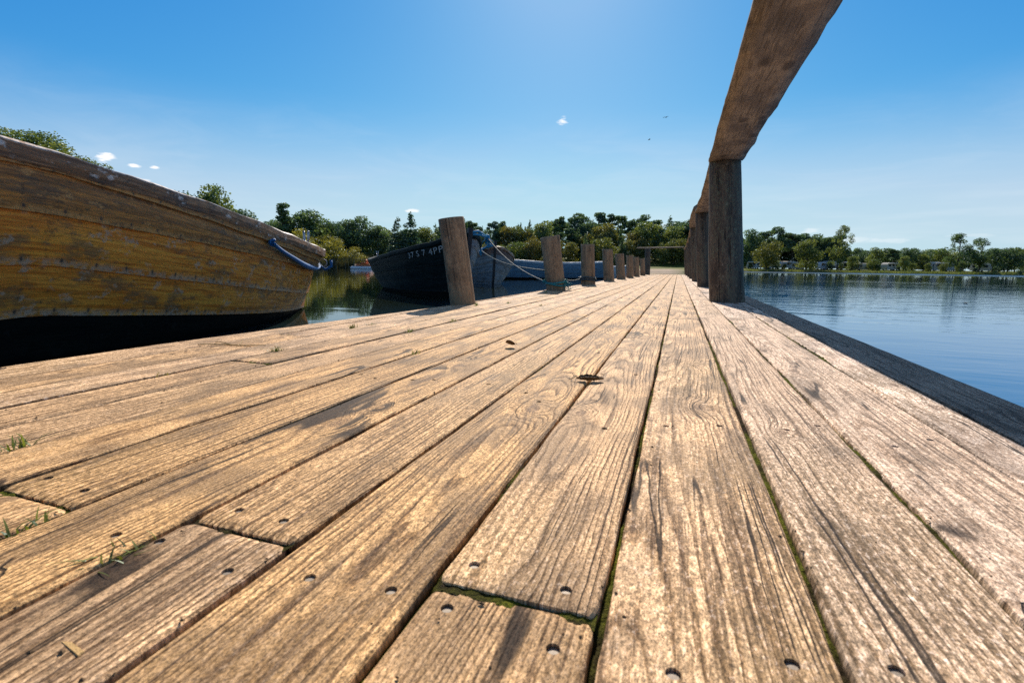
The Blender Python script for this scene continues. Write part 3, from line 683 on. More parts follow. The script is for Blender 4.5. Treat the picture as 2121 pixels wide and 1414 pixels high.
def build_hull(name, h, mats, mat_of, parent, lap=.016, seed=0, sunny=None):
    us = us_list(); K = len(h.levels)-1; V, F, U, Mx, St = [], [], [], [], []
    Ed = []
    for side in (1, -1):
        n = len(us); prev = None
        for j in range(K):
            ro = []
            for q in range(7):
                t = q/6; out = lap*(.1+.9*t) if j < K-1 else lap*.1
                o = len(V); ro.append(o)
                for u in us:
                    wob = .0035*nz(u*9, j*3.7+t, side+seed)+.0012*nz(u*40, t*3+j, side+seed)
                    V.append(h.pt(u, j+t*.9999, side, out+wob)); U.append((j*.2+t*.2, u*h.L)); St.append(j+side*7+seed); Ed.append(t)
            o = len(V); 
            if j < K-1:   # the plank's lower edge, a narrow ledge of its own
                for t, out in ((.9999, lap), (1.0001, lap*.1)):
                    for u in us: V.append(h.pt(u, j+t, side, out+.0035*nz(u*9, j*3.7+1, side+seed))); U.append((j*.2+t*.2, u*h.L)); St.append(j+side*7+seed); Ed.append(1.)
                ro2 = [o, o+n]
            else: ro2 = []
            for ra_, rb_ in list(zip(ro, ro[1:]))+list(zip(ro2, ro2[1:])):
                for b in range(n-1):
                    f = (ra_+b, ra_+b+1, rb_+b+1, rb_+b)
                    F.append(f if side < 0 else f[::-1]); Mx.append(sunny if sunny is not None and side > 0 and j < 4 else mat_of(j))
        # inner skin
        o2 = len(V); ins = [0, .5, 1.5, 2.5, K-1.0]
        for jj in ins:
            for u in us:
                p = h.pt(u, jj, side, -.028); p.z -= 0.004 if jj == 0 else 0; V.append(p); U.append((jj*.2, u*h.L)); St.append(20+side); Ed.append(0.)
        for a in range(len(ins)-1):
            for b in range(n-1):
                f = (o2+a*n+b, o2+a*n+b+1, o2+(a+1)*n+b+1, o2+(a+1)*n+b)
                F.append(f if side > 0 else f[::-1]); Mx.append(mat_of(1))
    ob = mesh(name, V, F, mats, parent, True, U, Mx)
    at = ob.data.attributes.new('strake', 'FLOAT', 'POINT'); at.data.foreach_set('value', [float(x) for x in St])
    at = ob.data.attributes.new('edge', 'FLOAT', 'POINT'); at.data.foreach_set('value', Ed)
    return ob
def build_gunwale(name, h, mat, parent, wd=.055, ht=.10, out=.022, zup=.022, seed=0):
    V, F, U = [], [], []; us = us_list(150); path = [(u, 1) for u in us[::-1]] + [(u, -1) for u in us[1:]]; n = 10; L = 0
    P = []
    for u, side in path:
        p = h.pt(max(.0, min(1., u)), 0, side, out); P.append(p)
    for i, p in enumerate(P):
        a, b = P[max(0, i-1)], P[min(len(P)-1, i+1)]
        t = (b-a); t.z = 0
        if t.length < 1e-6: t = Vector((-1, 0, 0))
        t.normalize(); no_ = Vector((t.y, -t.x, 0)); 
        u, side = path[i]
        cen = Vector((h.L*.5, 0, 0)); 
        if no_.dot(p-cen) < 0: no_ = -no_
        if i: L += (p-P[i-1]).length
        jt = 1+.10*nz(L*4, seed)+.05*nz(L*17, seed)
        pr = [(.0, -ht), (.006, -ht+.008), (.012, -ht*.5), (.012, zup-.010), (-.004, zup-.001), (-.012, zup), (-wd+.006, zup), (-wd, zup-.008), (-wd, -ht*.4), (-wd*.5, -ht*.55)]
        for a_, z in pr: V.append(p+no_*(a_*jt+.003*nz(L*9, z*30, seed))+Vector((0, 0, z+.004*nz(L*6, a_*40, seed)))); U.append((a_+z, L))
    for i in range(len(P)-1):
        for k in range(n): F.append((i*n+k, (i+1)*n+k, (i+1)*n+(k+1) % n, i*n+(k+1) % n))
    F.append(tuple(range(n))); F.append(tuple((len(P)-1)*n+k for k in range(n))[::-1])
    ob = mesh(name, V, F, mat, parent, False, U)
    at = ob.data.attributes.new('strake', 'FLOAT', 'POINT'); at.data.foreach_set('value', [30.+seed]*len(V))
    at = ob.data.attributes.new('edge', 'FLOAT', 'POINT'); at.data.foreach_set('value', [1. if k % 10 in (3, 4, 5) else 0. for k in range(len(V))])  # top outer rim coloured pale, as a painted sunlit edge
    return ob
def stem_mesh(h, parent, top=.14, w=.06, bow=True, mat=None, name='stem_post'):
    u = 1. if bow else 0.; V, F, U = [], [], []; K = len(h.levels)-1
    js = [K*i/14 for i in range(15)]
    pts = [h.pt(u, j, 1, 0) for j in js]
    d = 1 if bow else -1
    up = (pts[0]-pts[2]).normalized(); pts = [pts[0]+up*top*.98, pts[0]+up*top*.5]+pts
    for p in pts:
        for a, b in ((-.07, -w/2), (-.07, w/2), (.02, w/2), (.045, w*.3), (.045, -w*.3), (.02, -w/2)): V.append(p+Vector((a*d, b, 0))); U.append((a+b, p.z))
    n = 6
    for i in range(len(pts)-1):
        for k in range(n): F.append((i*n+k, i*n+(k+1) % n, (i+1)*n+(k+1) % n, (i+1)*n+k))
    F.append(tuple(range(n))); F.append(tuple((len(pts)-1)*n+k for k in range(n)))
    if not bow: F = [f[::-1] for f in F]
    ob = mesh(name, V, F, mat or M['darkwood'], parent, False, U)
    at = ob.data.attributes.new('strake', 'FLOAT', 'POINT'); at.data.foreach_set('value', [41.]*len(V)); return ob
def thwart(h, u, z, parent, mat, wid=.22):
    y = h.hb(u)*.86-.03; c = h.pt(u, 0, 1)
    return MB().box((u*h.L, 0, z), (wid, 2*y, .03), bev=.004).build('thwart', mat, parent)
def floor_boards(h, parent, mat, z=.10):
    V = []; F = []; us = [.06+.88*i/20 for i in range(21)]
    for u in us:
        y = h.hb(u)*.55
        V += [(u*h.L, -y, z), (u*h.L, y, z)]
    for i in range(20): F.append((2*i, 2*i+2, 2*i+3, 2*i+1))
    return mesh('floor_boards', V, F, mat, parent, False, [(v[1], v[0]) for v in V])
def rowlock(loc, parent, rz=0., s=1.):
    """U-shaped steel crutch on its pin"""
    mb = MB(); pts = []
    for i in range(15):
        a = math.pi*(1+i/14.); pts.append((math.cos(a)*.026*s*(1), 0, .055*s+math.sin(a)*.03*s))
    pts = [(-.029*s, 0, .125*s)] + [(-.027*s, 0, .09*s)] + pts + [(.027*s, 0, .09*s), (.029*s, 0, .125*s)]
    mb.tube(pts, [.007*s]+[.010*s]*(len(pts)-2)+[.007*s], 8)
    mb.tube([(0, 0, -.06*s), (0, 0, .028*s)], .009*s, 8)
    mb.tube([(0, 0, -.004*s), (0, 0, .006*s)], .026*s, 10)
    o = mb.build('rowlock', M['steel'], parent, True); o.location = loc; o.rotation_euler.z = rz; return o
def letters(h, txt, side, u_start, u_end, jt, jb, parent, mat=None):
    cu = bpy.data.curves.new('reg', 'FONT'); cu.body = txt; cu.size = 1.; cu.resolution_u = 3; cu.space_character = 1.15
    ob = link(bpy.data.objects.new('reg', cu)); dg = bpy.context.evaluated_depsgraph_get(); dg.update()
    me = bpy.data.meshes.new_from_object(ob.evaluated_get(dg)); bpy.data.objects.remove(ob)
    bm = bmesh.new(); bm.from_mesh(me); bmesh.ops.triangulate(bm, faces=bm.faces[:]); bmesh.ops.subdivide_edges(bm, edges=bm.edges[:], cuts=1); bm.to_mesh(me); bm.free()
    xs = [v.co.x for v in me.vertices]; ys = [v.co.y for v in me.vertices]; x0, x1, y0, y1 = min(xs), max(xs), min(ys), max(ys)
    for v in me.vertices:
        fx = (v.co.x-x0)/(x1-x0); fy = (v.co.y-y0)/(y1-y0)
        v.co = h.pt(u_start+(u_end-u_start)*fx, jb+(jt-jb)*fy, side, .030)
    me.materials.clear(); me.materials.append(mat or M['letters'])
    return link(bpy.data.objects.new('registration_number', me), parent)
def place(root, stern, bow):
    d = Vector((bow[0]-stern[0], bow[1]-stern[1], 0))
    root.location = (stern[0], stern[1], WATER); root.rotation_euler.z = math.atan2(d.y, d.x); return d.length

# seam table: fraction of sheer height at stern, middle, bow and breadth factor
LV = [(1.0, 1.0, 1.0, 1.0), (.80, .92, .84, .99), (.69, .73, .70, .945), (.28, .50, .36, .87), (.02, .26, .10, .765), (-.35, -.10, -.30, .58), (-1., -1., -1., .03)]
SH1 = [(0, .715), (.036, .675), (.09, .665), (.18, .70), (.27, .76), (.36, .83), (.45, .90), (.54, .96), (.6, 1.0), (.8, 1.12), (1., 1.30)]
b1 = empty('rowing_boat'); tag(b1, 'big golden brown clinker rowing boat with a black bottom, moored close on the left', 'boat', 'clinker rowing boats moored at the jetty')
n_ = math.hypot(.2, .98); ax1 = (.2/n_, -.98/n_)
place(b1, (-4.2, 4.6), (-4.2+ax1[0]*5.6, 4.6+ax1[1]*5.6))
h1 = Hull(5.6, .85, SH1, LV, -.22, .16, .45)
build_hull('hull', h1, [M['varnish'], M['tarblack'], M['strakedark']], lambda j: 1 if j >= 4 else (2 if j <= 1 else 0), b1, .020, 3)
build_gunwale('gunwale', h1, M['gunwood'], b1, .06, .075, .016, .014, 1)
stem_mesh(h1, b1, .12); floor_boards(h1, b1, M['gunwood'])
for u in (.2, .45, .7): thwart(h1, u, .45, b1, M['gunwood'])
pr_ = h1.pt(.012, 0, 1); rowlock((pr_.x-.02, .05, .735), b1, R_(70), 1.35)

LV2 = [(1.0, 1.0, 1.0, 1.0), (.80, .80, .80, .985), (.55, .58, .60, .92), (.30, .34, .36, .82), (.05, .08, .10, .68), (-.35, -.30, -.30, .5), (-1., -1., -1., .03)]
SH2 = [(0, .72), (.08, .66), (.2, .62), (.35, .62), (.55, .69), (.75, .77), (.9, .86), (1., .99)]
def boat(stern, bow, B, sheer, mats, mat_of, label, gm, stem_top=.16, sunny=None):
    b = empty('rowing_boat'); tag(b, label, 'boat', 'clinker rowing boats moored at the jetty')
    L = place(b, stern, bow); h = Hull(L, B, sheer, LV2, -.22, .22, .30, .46, .60)
    build_hull('hull', h, mats, mat_of, b, .014, 5, sunny); build_gunwale('gunwale', h, gm, b, .055, .06, .018, .02, 4)
    stem_mesh(h, b, stem_top, .07); floor_boards(h, b, M['gunwood'])
    for u in (.2, .45, .7): thwart(h, u, .42, b, M['gunwood'])
    return b, h
b2, h2 = boat((-6.92, 10.60), (-3.24, 7.08), .74, SH2, [M['teal'], M['tarblack'], M['slate']], lambda j: 1 if j >= 4 else 0,
              'dark rowing boat with a pale registration number on its bow, behind the nearest post', M['teal'], .10, 2)  # starboard strakes painted paler, standing in for grazing sun on that side
# port side faces the camera's left; text reads stern-to-bow there
letters(h2, '37 S 7 4PP', -1, .80, .95, .50, 1.05, b2)
rowlock((.28, -.30, .735), b2, R_(40), .9)
b3, h3 = boat((-7.6, 16.9), (-4.74, 12.3), .98, [(0, .66), (.3, .60), (.55, .62), (.75, .72), (.9, .87), (1., 1.02)], [M['slate'], M['tarblack'], M['slatered']], lambda j: 1 if j >= 5 else (2 if j == 0 else 0),
              'weathered grey rowing boat with faded reddish top plank, bow on beside the roped post', M['gunwood'], .16)
b4, h4 = boat((-3.25, 23.4), (-7.3, 18.6), .78, [(0, .80), (.1, .78), (.3, .72), (.6, .70), (.85, .78), (1., .90)], [M['bluepaint'], M['tarblack']], lambda j: 1 if j >= 4 else 0,
              'long grey blue rowing boat with a white gunwale lying broadside behind the mooring posts', M['whitepaint'], .05)
b5, h5 = boat((-2.15, 24.6), (-4.1, 28.0), .62, [(0, .62), (.5, .5), (1., .65)], [M['whitepaint'], M['tarblack']], lambda j: 1 if j >= 5 else 0,
              'small white boat glimpsed between the fourth, fifth and sixth mooring posts', M['whitepaint'], .02)
b5['group'] = 'clinker rowing boats moored at the jetty'
# upturned hull on the bank
b6 = empty('upturned_boat'); az_, r_ = -16.5, 93.; tag(b6, 'pale upturned boat lying on the grassy bank below the wood', 'boat')
h6 = Hull(4.0, .75, [(0, .5), (.5, .42), (1, .55)], LV2, -.35); build_hull('hull', h6, [M['whitepaint'], M['slate']], lambda j: 0 if j > 1 else 1, b6)
b6.location = (math.sin(R_(az_))*r_-1.9, math.cos(R_(az_))*r_, hground(az_, r_)+.62); b6.rotation_euler = (math.pi, 0, R_(-16))

# ------------------------------------------------------------------ ropes
def sag(p, q, s, n=24):
    p, q = Vector(p), Vector(q); return [p.lerp(q, i/n)+Vector((0, 0, -4*s*(i/n)*(1-i/n))) for i in range(n+1)]
def rope(name, pts, r, mat, label, extra=None, jitter=.12, group=None):
    mb = MB(); mb.tube(pts, r, 8, jitter=jitter)
    if extra: extra(mb)
    o = mb.build(name, mat, None, True); tag(o, label, 'rope', group); return o
def b_w(root, v): return Matrix.Translation(root.location) @ Matrix.Rotation(root.rotation_euler.z, 4, 'Z') @ Vector(v)
# blue rope on the near boat's quarter: from a hole in the top plank to the ring below the stern
def hp(root, h, u, j, side, out): return b_w(root, h.pt(u, j, side, out))
sd1 = 1
pa = [hp(b1, h1, .315*(1-f)**1.15+.004, .98+1.0*math.sin(math.pi*min(1, f*.93+.02))**.8*(1-.30*f)+.30*f, sd1, .045+.01*math.sin(f*3)) for f in [i/22 for i in range(23)]]
def fray(p, r, n, L, d=(0, 0, -1), seed=0, rad=.004):
    def f(mb):
        rn = random.Random(seed)
        for i in range(n):
            v = Vector((rn.gauss(0, 1), rn.gauss(0, 1), rn.gauss(0, 1)))*.6+Vector(d)*1.2
            v.normalize(); a = Vector(p)+v*r*.5
            mb.tube([a, a+v*L*.5+Vector((rn.gauss(0, .02), rn.gauss(0, .02), 0)), a+v*L*rn.uniform(.7, 1.2)+Vector((0, 0, -.25*L))], [rad, rad*.8, rad*.4], 5)
    return f
def knot(mb, c, s, seed=0, r=.016, n=46):
    rn = random.Random(seed); pts = []
    for i in range(n):
        a = i*.55; pts.append(Vector(c)+Vector((math.cos(a)*s*(.7+.3*math.sin(i*.31+seed)), math.sin(a)*s*.7, math.cos(a*.63+seed)*s*.8)))
    mb.tube(pts, r, 7, jitter=.15)
endp = pa[-1]
def ex1(mb):
    knot(mb, pa[0], .028, 2, .011, 18)
    q = [endp+Vector((.02, 0, .03)), endp+Vector((.05, .03, -.03)), endp+Vector((.10, .07, -.085)), endp+Vector((.15, .12, -.04)), endp+Vector((.14, .13, .03))]
    mb.tube(q, .017, 8); 
rope('blue_rope', pa, [.015+.012*math.exp(-((i-9)/4)**2) for i in range(23)], M['bluerope'], 'bright blue rope hanging along the top plank of the golden brown boat', ex1)
ring = MB(); rc = endp+Vector((.075, .06, -.005)); ring.tube([rc+Vector((math.cos(a)*.045, math.cos(a)*.02, math.sin(a)*.045)) for a in [i*math.pi/10 for i in range(21)]], .006, 6)
o = ring.build('mooring_ring', M['steel'], None, True); o.parent = b1; o.matrix_parent_inverse = (Matrix.Translation(b1.location) @ Matrix.Rotation(b1.rotation_euler.z, 4, 'Z')).inverted()
P2 = Vector((-1.20, 4.91, 0))
k2 = hp(b2, h2, .94, -.02, 1, .03)+Vector((.12, -.05, .06)); s2 = hp(b2, h2, 1., 0, 1, 0)+Vector((.03, 0, .03))
def ex2(mb):
    knot(mb, k2, .036, 3, .016); fray(k2+Vector((0, 0, -.02)), .03, 14, .11, (.1, -.1, -1), 4, .009)(mb)
    knot(mb, k2+Vector((-.12, .03, .06)), .024, 8, .015, 26)
    mb.tube([s2, s2.lerp(k2, .4)+Vector((0, 0, .05)), k2], .020, 8); mb.tube([s2+Vector((0, .02, -.03)), s2.lerp(k2, .5)+Vector((0, 0, .0)), k2], .018, 8)
o = rope('blue_rope', [k2, k2+Vector((.02, -.03, -.04))], .02, M['cyanrope'], 'pale blue rope lashed and knotted over the bow of the dark numbered boat', ex2)
rope('mooring_line', sag(k2, (P2.x-.10, P2.y, .085), .09), .008, M['greyrope'], 'grey mooring line sagging from the dark numbered boat to the thick roped post', None, .1, 'mooring lines')
k3 = hp(b3, h3, .93, -.02, -1, .02)+Vector((.30, -.20, .02)); s3 = hp(b3, h3, 1., 0, 1, 0)+Vector((.02, 0, .02))
def ex3(mb):
    knot(mb, k3, .05, 5, .019); fray(k3, .035, 14, .12, (.2, -.2, -1), 6, .010)(mb)
    mb.tube([s3, s3.lerp(k3, .5)+Vector((0, 0, .06)), k3], .028, 8); knot(mb, s3.lerp(k3, .45)+Vector((0, 0, .05)), .045, 9, .022, 22)
rope('blue_rope', [k3, k3+Vector((.02, -.03, -.04))], .02, M['cyanrope'], 'pale blue rope knotted at the bow of the reddish topped grey boat', ex3)
rope('mooring_line', sag(k3, (P2.x-.08, P2.y+.02, .20), .10), .009, M['greyrope'], 'grey mooring line from the reddish topped boat to the thick roped post', None, .1, 'mooring lines')
def ex4(mb):
    for dz, s_ in ((.0, 0), (.022, 2)):
        mb.tube([P2+Vector((.01, 0, 0))+Vector((math.cos(a)*(.108), math.sin(a)*(.108),   .060+dz+.010*math.sin(a*2+s_))) for a in [i*math.pi/16 for i in range(33)]], .009, 7, jitter=.15)
    c = P2+Vector((.115, -.03, .10)); knot(mb, c, .014, 6, .008, 22); fray(c, .02, 14, .085, (.25, -.15, -1), 9, .0035)(mb)
rope('teal_rope', [P2+Vector((-.10, -.05, .10)), P2+Vector((-.115, -.03, .085))], .016, M['tealrope'], 'frayed teal rope wound round the foot of the thick mooring post', ex4)
P3 = Vector((-1.195, 6.78, 0))
def ex5(mb):
    for dz in (.0, .03): mb.tube([P3+Vector((math.cos(a)*.106, math.sin(a)*.106, .07+dz+.006*math.sin(a*3))) for a in [i*math.pi/14 for i in range(29)]], .011, 7)
    knot(mb, P3+Vector((.11, -.03, .07)), .018, 3, .009, 20); knot(mb, P3+Vector((-.11, -.03, .085)), .018, 4, .009, 20)
rope('dark_cord', sag(P2+Vector((.11, 0, .11)), P3+Vector((-.10, -.02, .08)), .012), .0055, M['greyrope'], 'thin cord running from the thick roped post to the foot of the third post', ex5)

# ------------------------------------------------------------------ small things on the boards
def dead_leaf(loc, rz, L, W, curl, seed, label):
    root = empty('dead_leaf', loc, rz); n, m = 16, 9; V, F = [], []
    for i in range(n+1):
        f = i/n; wd = W*math.sin(math.pi*min(1, f*.96+.02))**.75*(1-.25*f)
        for j in range(m):
            t = (j/(m-1)-.5)*2
            a = t*curl; rr = wd/max(.3, curl)
            y = rr*math.sin(a); z = rr*(1-math.cos(a))*.9*(1 if seed % 2 else 1)
            z += .25*L*(f-.5)**2+.0025*nz(f*9, t*4, seed)+.0014*abs(math.sin(f*22+abs(t)*5))
            V.append((L*(f-.5), y, z+.0012))
    for i in range(n):
        for j in range(m-1): F.append((i*m+j, i*m+j+1, (i+1)*m+j+1, (i+1)*m+j))
    o = mesh('blade', V, F, M['deadleaf'], root, True, [(v[0], v[1]) for v in V])
    sm = o.modifiers.new('s', 'SOLIDIFY'); sm.thickness = .0006
    MB().tube([(-L*.5, 0, .012), (-L*.62, .003, .006), (-L*.78, .002, .002)], [.0012, .0009, .0007], 6).build('stalk', M['straw'], root, True)
    tag(root, label, 'leaf', 'dead leaves on the boards'); return root
dead_leaf((-.163, 1.0, .0015), R_(18), .058, .021, 1.5, 1, 'curled brown dead leaf lying across a gap in the middle of the boards')
o = dead_leaf((-.463, 1.345, .0015), R_(160), .036, .017, .9, 4, 'small dark folded dead leaf lying farther back than the curled one'); o.rotation_euler.x = R_(38); o.location.z = .010
def tuft(x, y, n, h, spread, seed, label, flat=0.):
    rn = random.Random(seed); V, F, A = [], [], []
    for i in range(n):
        a = rn.uniform(0, 6.28); lean = rn.uniform(.1, 1.)*spread; L = h*rn.uniform(.5, 1.15); wd = rn.uniform(.0009, .0017); rv = rn.random()
        d = Vector((math.cos(a), math.sin(a), 0)); s = Vector((-d.y, d.x, 0)); b = Vector((rn.gauss(0, .006), rn.gauss(0, .012), -.006)); o = len(V)
        for k in range(6):
            f = k/5; p = b+d*(lean*L*f*f+.2*lean*L*f)+Vector((0, 0, L*(f-.45*lean*f*f)*(1-flat)))
            ww = wd*(1-f)**.6+.0001
            V += [p-s*ww, p+s*ww]; A += [rv, rv]
        for k in range(5): F.append((o+2*k, o+2*k+1, o+2*k+3, o+2*k+2))
    ob = mesh('grass_tuft', V, F, M['tuft'], None, False, [(v[0], v[1]) for v in V]); ob.location = (x, y, 0)
    at = ob.data.attributes.new('leafrnd', 'FLOAT', 'POINT'); at.data.foreach_set('value', A)
    tag(ob, label, 'grass', 'grass tufts growing between the boards')
T = [(-1.043, 1.04, 30, .026, 1.3, 'spiky grass tuft between the left boards, just right of the straw stalks'), (-1.163, 1.535, 22, .026, .8, 'short grass tuft near the left edge, in front of the nearest post shadow'),
     (-1.163, 1.66, 12, .018, 1.2, 'tiny sprig of grass just beyond the short tuft at the left edge'), (-.922, 1.545, 18, .022, 1.2, 'small grass tuft in the fourth gap from the left edge'),
     (-.672, 1.145, 14, .018, 1.2, 'thin grass sprig in the gap left of the folded dead leaf'), (-.922, 1.91, 14, .022, 1.2, 'faint grass sprig farther back in the same gap as the small tuft'),
     (-1.163, 2.74, 20, .028, .9, 'grass tuft just right of the foot of the nearest mooring post'), (-1.044, 2.99, 10, .026, .8, 'thin grass blades behind the tuft at the nearest post'),
     (-1.163, 4.40, 14, .03, .9, 'grass sprig on the boards in front of the thick roped post'), (-.798, .366, 16, .024, 1.5, 'flattened grass tuft at the left rim of the picture, the upper of two'),
     (-.548, .238, 14, .017, 1.3, 'stubby grass tuft at the left rim of the picture, the lower of two'), (-.425, .247, 18, .016, 1.3, 'small bright grass tuft in a gap of the near left boards'),
     (-.798, 2.9, 10, .022, 1., 'tiny grass sprig in the middle distance, left of the long gap'), (-1.044, .72, 8, .016, 1.2, 'single sprig of grass in a gap left of the straw stalks')]
for i, t in enumerate(T): tuft(t[0], t[1], t[2]+6, t[3]*1.1, t[4], i+1, t[5])
def stalk(p, q, r, label):
    p, q = Vector(p), Vector(q); pts = [p.lerp(q, i/8)+Vector((.004*nz(i*.5, p.x*9), .004*nz(i*.5+7, p.y*9), .0015*math.sin(i*.8))) for i in range(9)]
    o = MB().tube(pts, [r]*7+[r*.7, r*.4], 6).build('straw_stalk', M['straw'], None, True); tag(o, label, 'straw', 'straw stalks lying on the left boards')
stalk((-1.31, 1.02, .003), (-1.13, 1.09, .003), .0016, 'longest dry straw stalk lying on the left boards')
stalk((-1.31, 1.075, .003), (-1.20, 1.055, .004), .0012, 'shorter straw stalk crossing the longest one')
stalk((-1.245, 1.115, .003), (-1.19, 1.045, .005), .0010, 'thin slanting bit of straw behind the crossing stalks')
V = [(-.012, -.0015, -.001), (.012, -.002, -.001), (.011, .002, -.001), (-.007, .0022, -.001), (-.012, -.0012, .0008), (.011, -.0018, .0010), (.010, .0015, .0009), (-.006, .0015, .0007)]
o = mesh('wood_chip', V, [(3, 2, 1, 0), (4, 5, 6, 7), (0, 1, 5, 4), (1, 2, 6, 5), (2, 3, 7, 6), (3, 0, 4, 7)], plain('fresh_wood_chip', (.62, .40, .16), .7, .2, 80.)); o.location = (-.348, .169, SZ.get('chip', -.0035)); o.rotation_euler.z = R_(-8)
tag(o, 'pale splinter of wood lying on the near left board', 'wood chip')

rg = random.Random(21); V, F = [], []
for i in range(900):
    y = .12+2.2*rg.random()**1.6; x = rg.choice(BX[3:-1])+rg.gauss(0, .012) if rg.random() < .6 else rg.uniform(-1.3, .6)
    r_ = rg.uniform(.0006, .0022); a = rg.uniform(0, 6.3); o = len(V); z = -.0012
    for k in range(5): V.append((x+math.cos(a+k*1.257)*r_*rg.uniform(.5, 1.6), y+math.sin(a+k*1.257)*r_*rg.uniform(.5, 1.3), z))
    V.append((x, y, z+r_*rg.uniform(.5, 1.1)))
    F += [(o+k, o+(k+1) % 5, o+5) for k in range(5)]
gt = mesh('grit', V, F, plain('grit_and_crumbs', (.16, .10, .05), .9, .5, 90.)); tag(gt, 'crumbs of bark, soil and moss scattered over the boards', 'grit', kind='stuff')

# ------------------------------------------------------------------ things far out on the water and in the sky
def polar(az, r, z=0.): return (math.sin(R_(az))*r, math.cos(R_(az))*r, z)
pb = empty('pedal_boat', polar(-35.7, 58, WATER), R_(20)); tag(pb, 'orange pedal boat on white floats by the reeds', 'pedal boat')
orange = plain('orange_plastic', (.60, .16, .04), .45, .12); white = plain('white_plastic', (.75, .74, .72), .45, .1); black = plain('black_plastic', (.02, .02, .022), .5, .2)
for s in (-1, 1): MB().tube([(-1.35, s*.55, .12), (-1.15, s*.55, .12), (1.1, s*.55, .12), (1.5, s*.55, .20)], [.12, .2, .2, .08], 12).build('float', white, pb, True)
MB().box((.1, 0, .42), (1.7, 1.3, .28), bev=.1).build('body', orange, pb, False)
for s in (-1, 1):
    MB().box((.1, s*.33, .66), (.5, .5, .2), bev=.07).box((.38, s*.33, .88), (.16, .5, .42), bev=.07).build('seat', orange, pb)
MB().tube([(-1.0, 0, .35), (-.45, 0, .86), (-.40, 0, 1.0)], .03, 8).build('steering_lever', black, pb, True)
MB().box((-.95, 0, .40), (.25, 1.0, .22), bev=.05).build('pedal_box', black, pb)
rf = empty('swimming_raft', polar(-40.6, 58, WATER), R_(-40)); tag(rf, 'small dark floating platform on the water by the rowlock of the near boat', 'raft')
MB().box((0, 0, .22), (1.5, 1.1, .06), bev=.02).build('platform', M['endgrain'], rf); MB().box((0, 0, .04), (1.4, 1.0, .26), bev=.03).build('float', black, rf)
pf = empty('pontoon', polar(-16.4, 26.5, WATER), R_(2)); tag(pf, 'low pale floating beam on the water left of the thick roped post', 'pontoon')
MB().box((0, 0, .10), (2.6, .30, .05), bev=.01).build('planking', M['whitepaint'], pf); MB().box((0, 0, .0), (2.5, .26, .145), bev=.01).build('float', M['under'], pf)
lf = dead_leaf(polar(24.4, 11.2, WATER+.004), R_(60), .10, .04, .8, 3, 'small brown leaf floating alone on the right hand water'); lf['group'] = ''
del lf['group']
birdm = plain('dark_bird_feathers', (.03, .03, .035), .7)
def bird(az, el, r, span, rz, label):
    root = empty('bird', tuple(adir(az, el)*r+Vector((0, 0, CAMZ))), rz); tag(root, label, 'bird', 'birds high in the sky')
    MB().tube([(-.22, 0, 0), (-.1, 0, 0), (.08, 0, .01), (.18, 0, .02), (.25, 0, .015)], [.02, .05, .06, .035, .008], 8).build('body', birdm, root, True)
    for s in (-1, 1):
        V = [(.08, 0, .02), (-.08, 0, .02), (.12, s*span*.25, .10), (-.06, s*span*.25, .10), (.02, s*span*.5, .04), (-.05, s*span*.5, .04)]
        ob = mesh('wing', V, [(0, 1, 3, 2), (2, 3, 5, 4)], birdm, root); ob.modifiers.new('s', 'SOLIDIFY').thickness = .012
bird(-2.3, 15.6, 95, 1.1, R_(60), 'tiny dark bird flying in the sky, the higher of two'); bird(-3.9, 13.55, 110, 1.5, R_(20), 'tiny bird gliding with spread wings, the lower of two')

# ------------------------------------------------------------------ camp on the far right bank
def caravan():
    root = empty('caravan')
    V, F = [], []; prof = [(-2.6, .45), (-2.75, 1.0), (-2.6, 1.9), (-2.3, 2.35), (-1.5, 2.48), (1.8, 2.48), (2.4, 2.3), (2.75, 1.5), (2.7, .9), (2.5, .45)]
    n = len(prof)
    for y in (-1.08, 1.08):
        for x, z in prof: V.append((x, y, z))
    F = [tuple(range(n)), tuple(range(2*n-1, n-1, -1))]+[(k, n+k, n+(k+1) % n, (k+1) % n) for k in range(n)]
    mesh('body', V, F, CARM, root)
    for x, wd in ((-1.6, 1.0), (-.1, .8), (1.5, 1.0)): MB().box((x, -1.09, 1.65), (wd, .03, .6), bev=.01).build('window', GLM, root)
    MB().box((.75, -1.09, 1.3), (.6, .03, 1.6), bev=.01).build('door', white, root)
    for x in (-.3, .5):
        MB().tube([(x, -1.0, .33), (x, -.82, .33)], .33, 14).build('wheel', black, root)
    MB().box((-.9, -1.75, 2.22), (3.2, 1.4, .06), bev=.02).build('awning', white, root)
    for x in (-2.4, .6): MB().tube([(x, -2.4, 0), (x, -2.4, 2.2)], .03, 6).build('awning_pole', white, root)
    return root
def shell():
    g = G('caravan_shell'); o = g.n('ObjectInfo').outputs['Random']
    return g.bsdf(g.mix(g.rng(o, .2, .5), g.mix(g.rng(o, .6, .8), (.74, .74, .73), (.50, .62, .72)), (.62, .56, .45)), .4)
CARM = shell(); GLM = plain('dark_caravan_glass', (.03, .05, .07), .15, .2, 3.)
proto = None
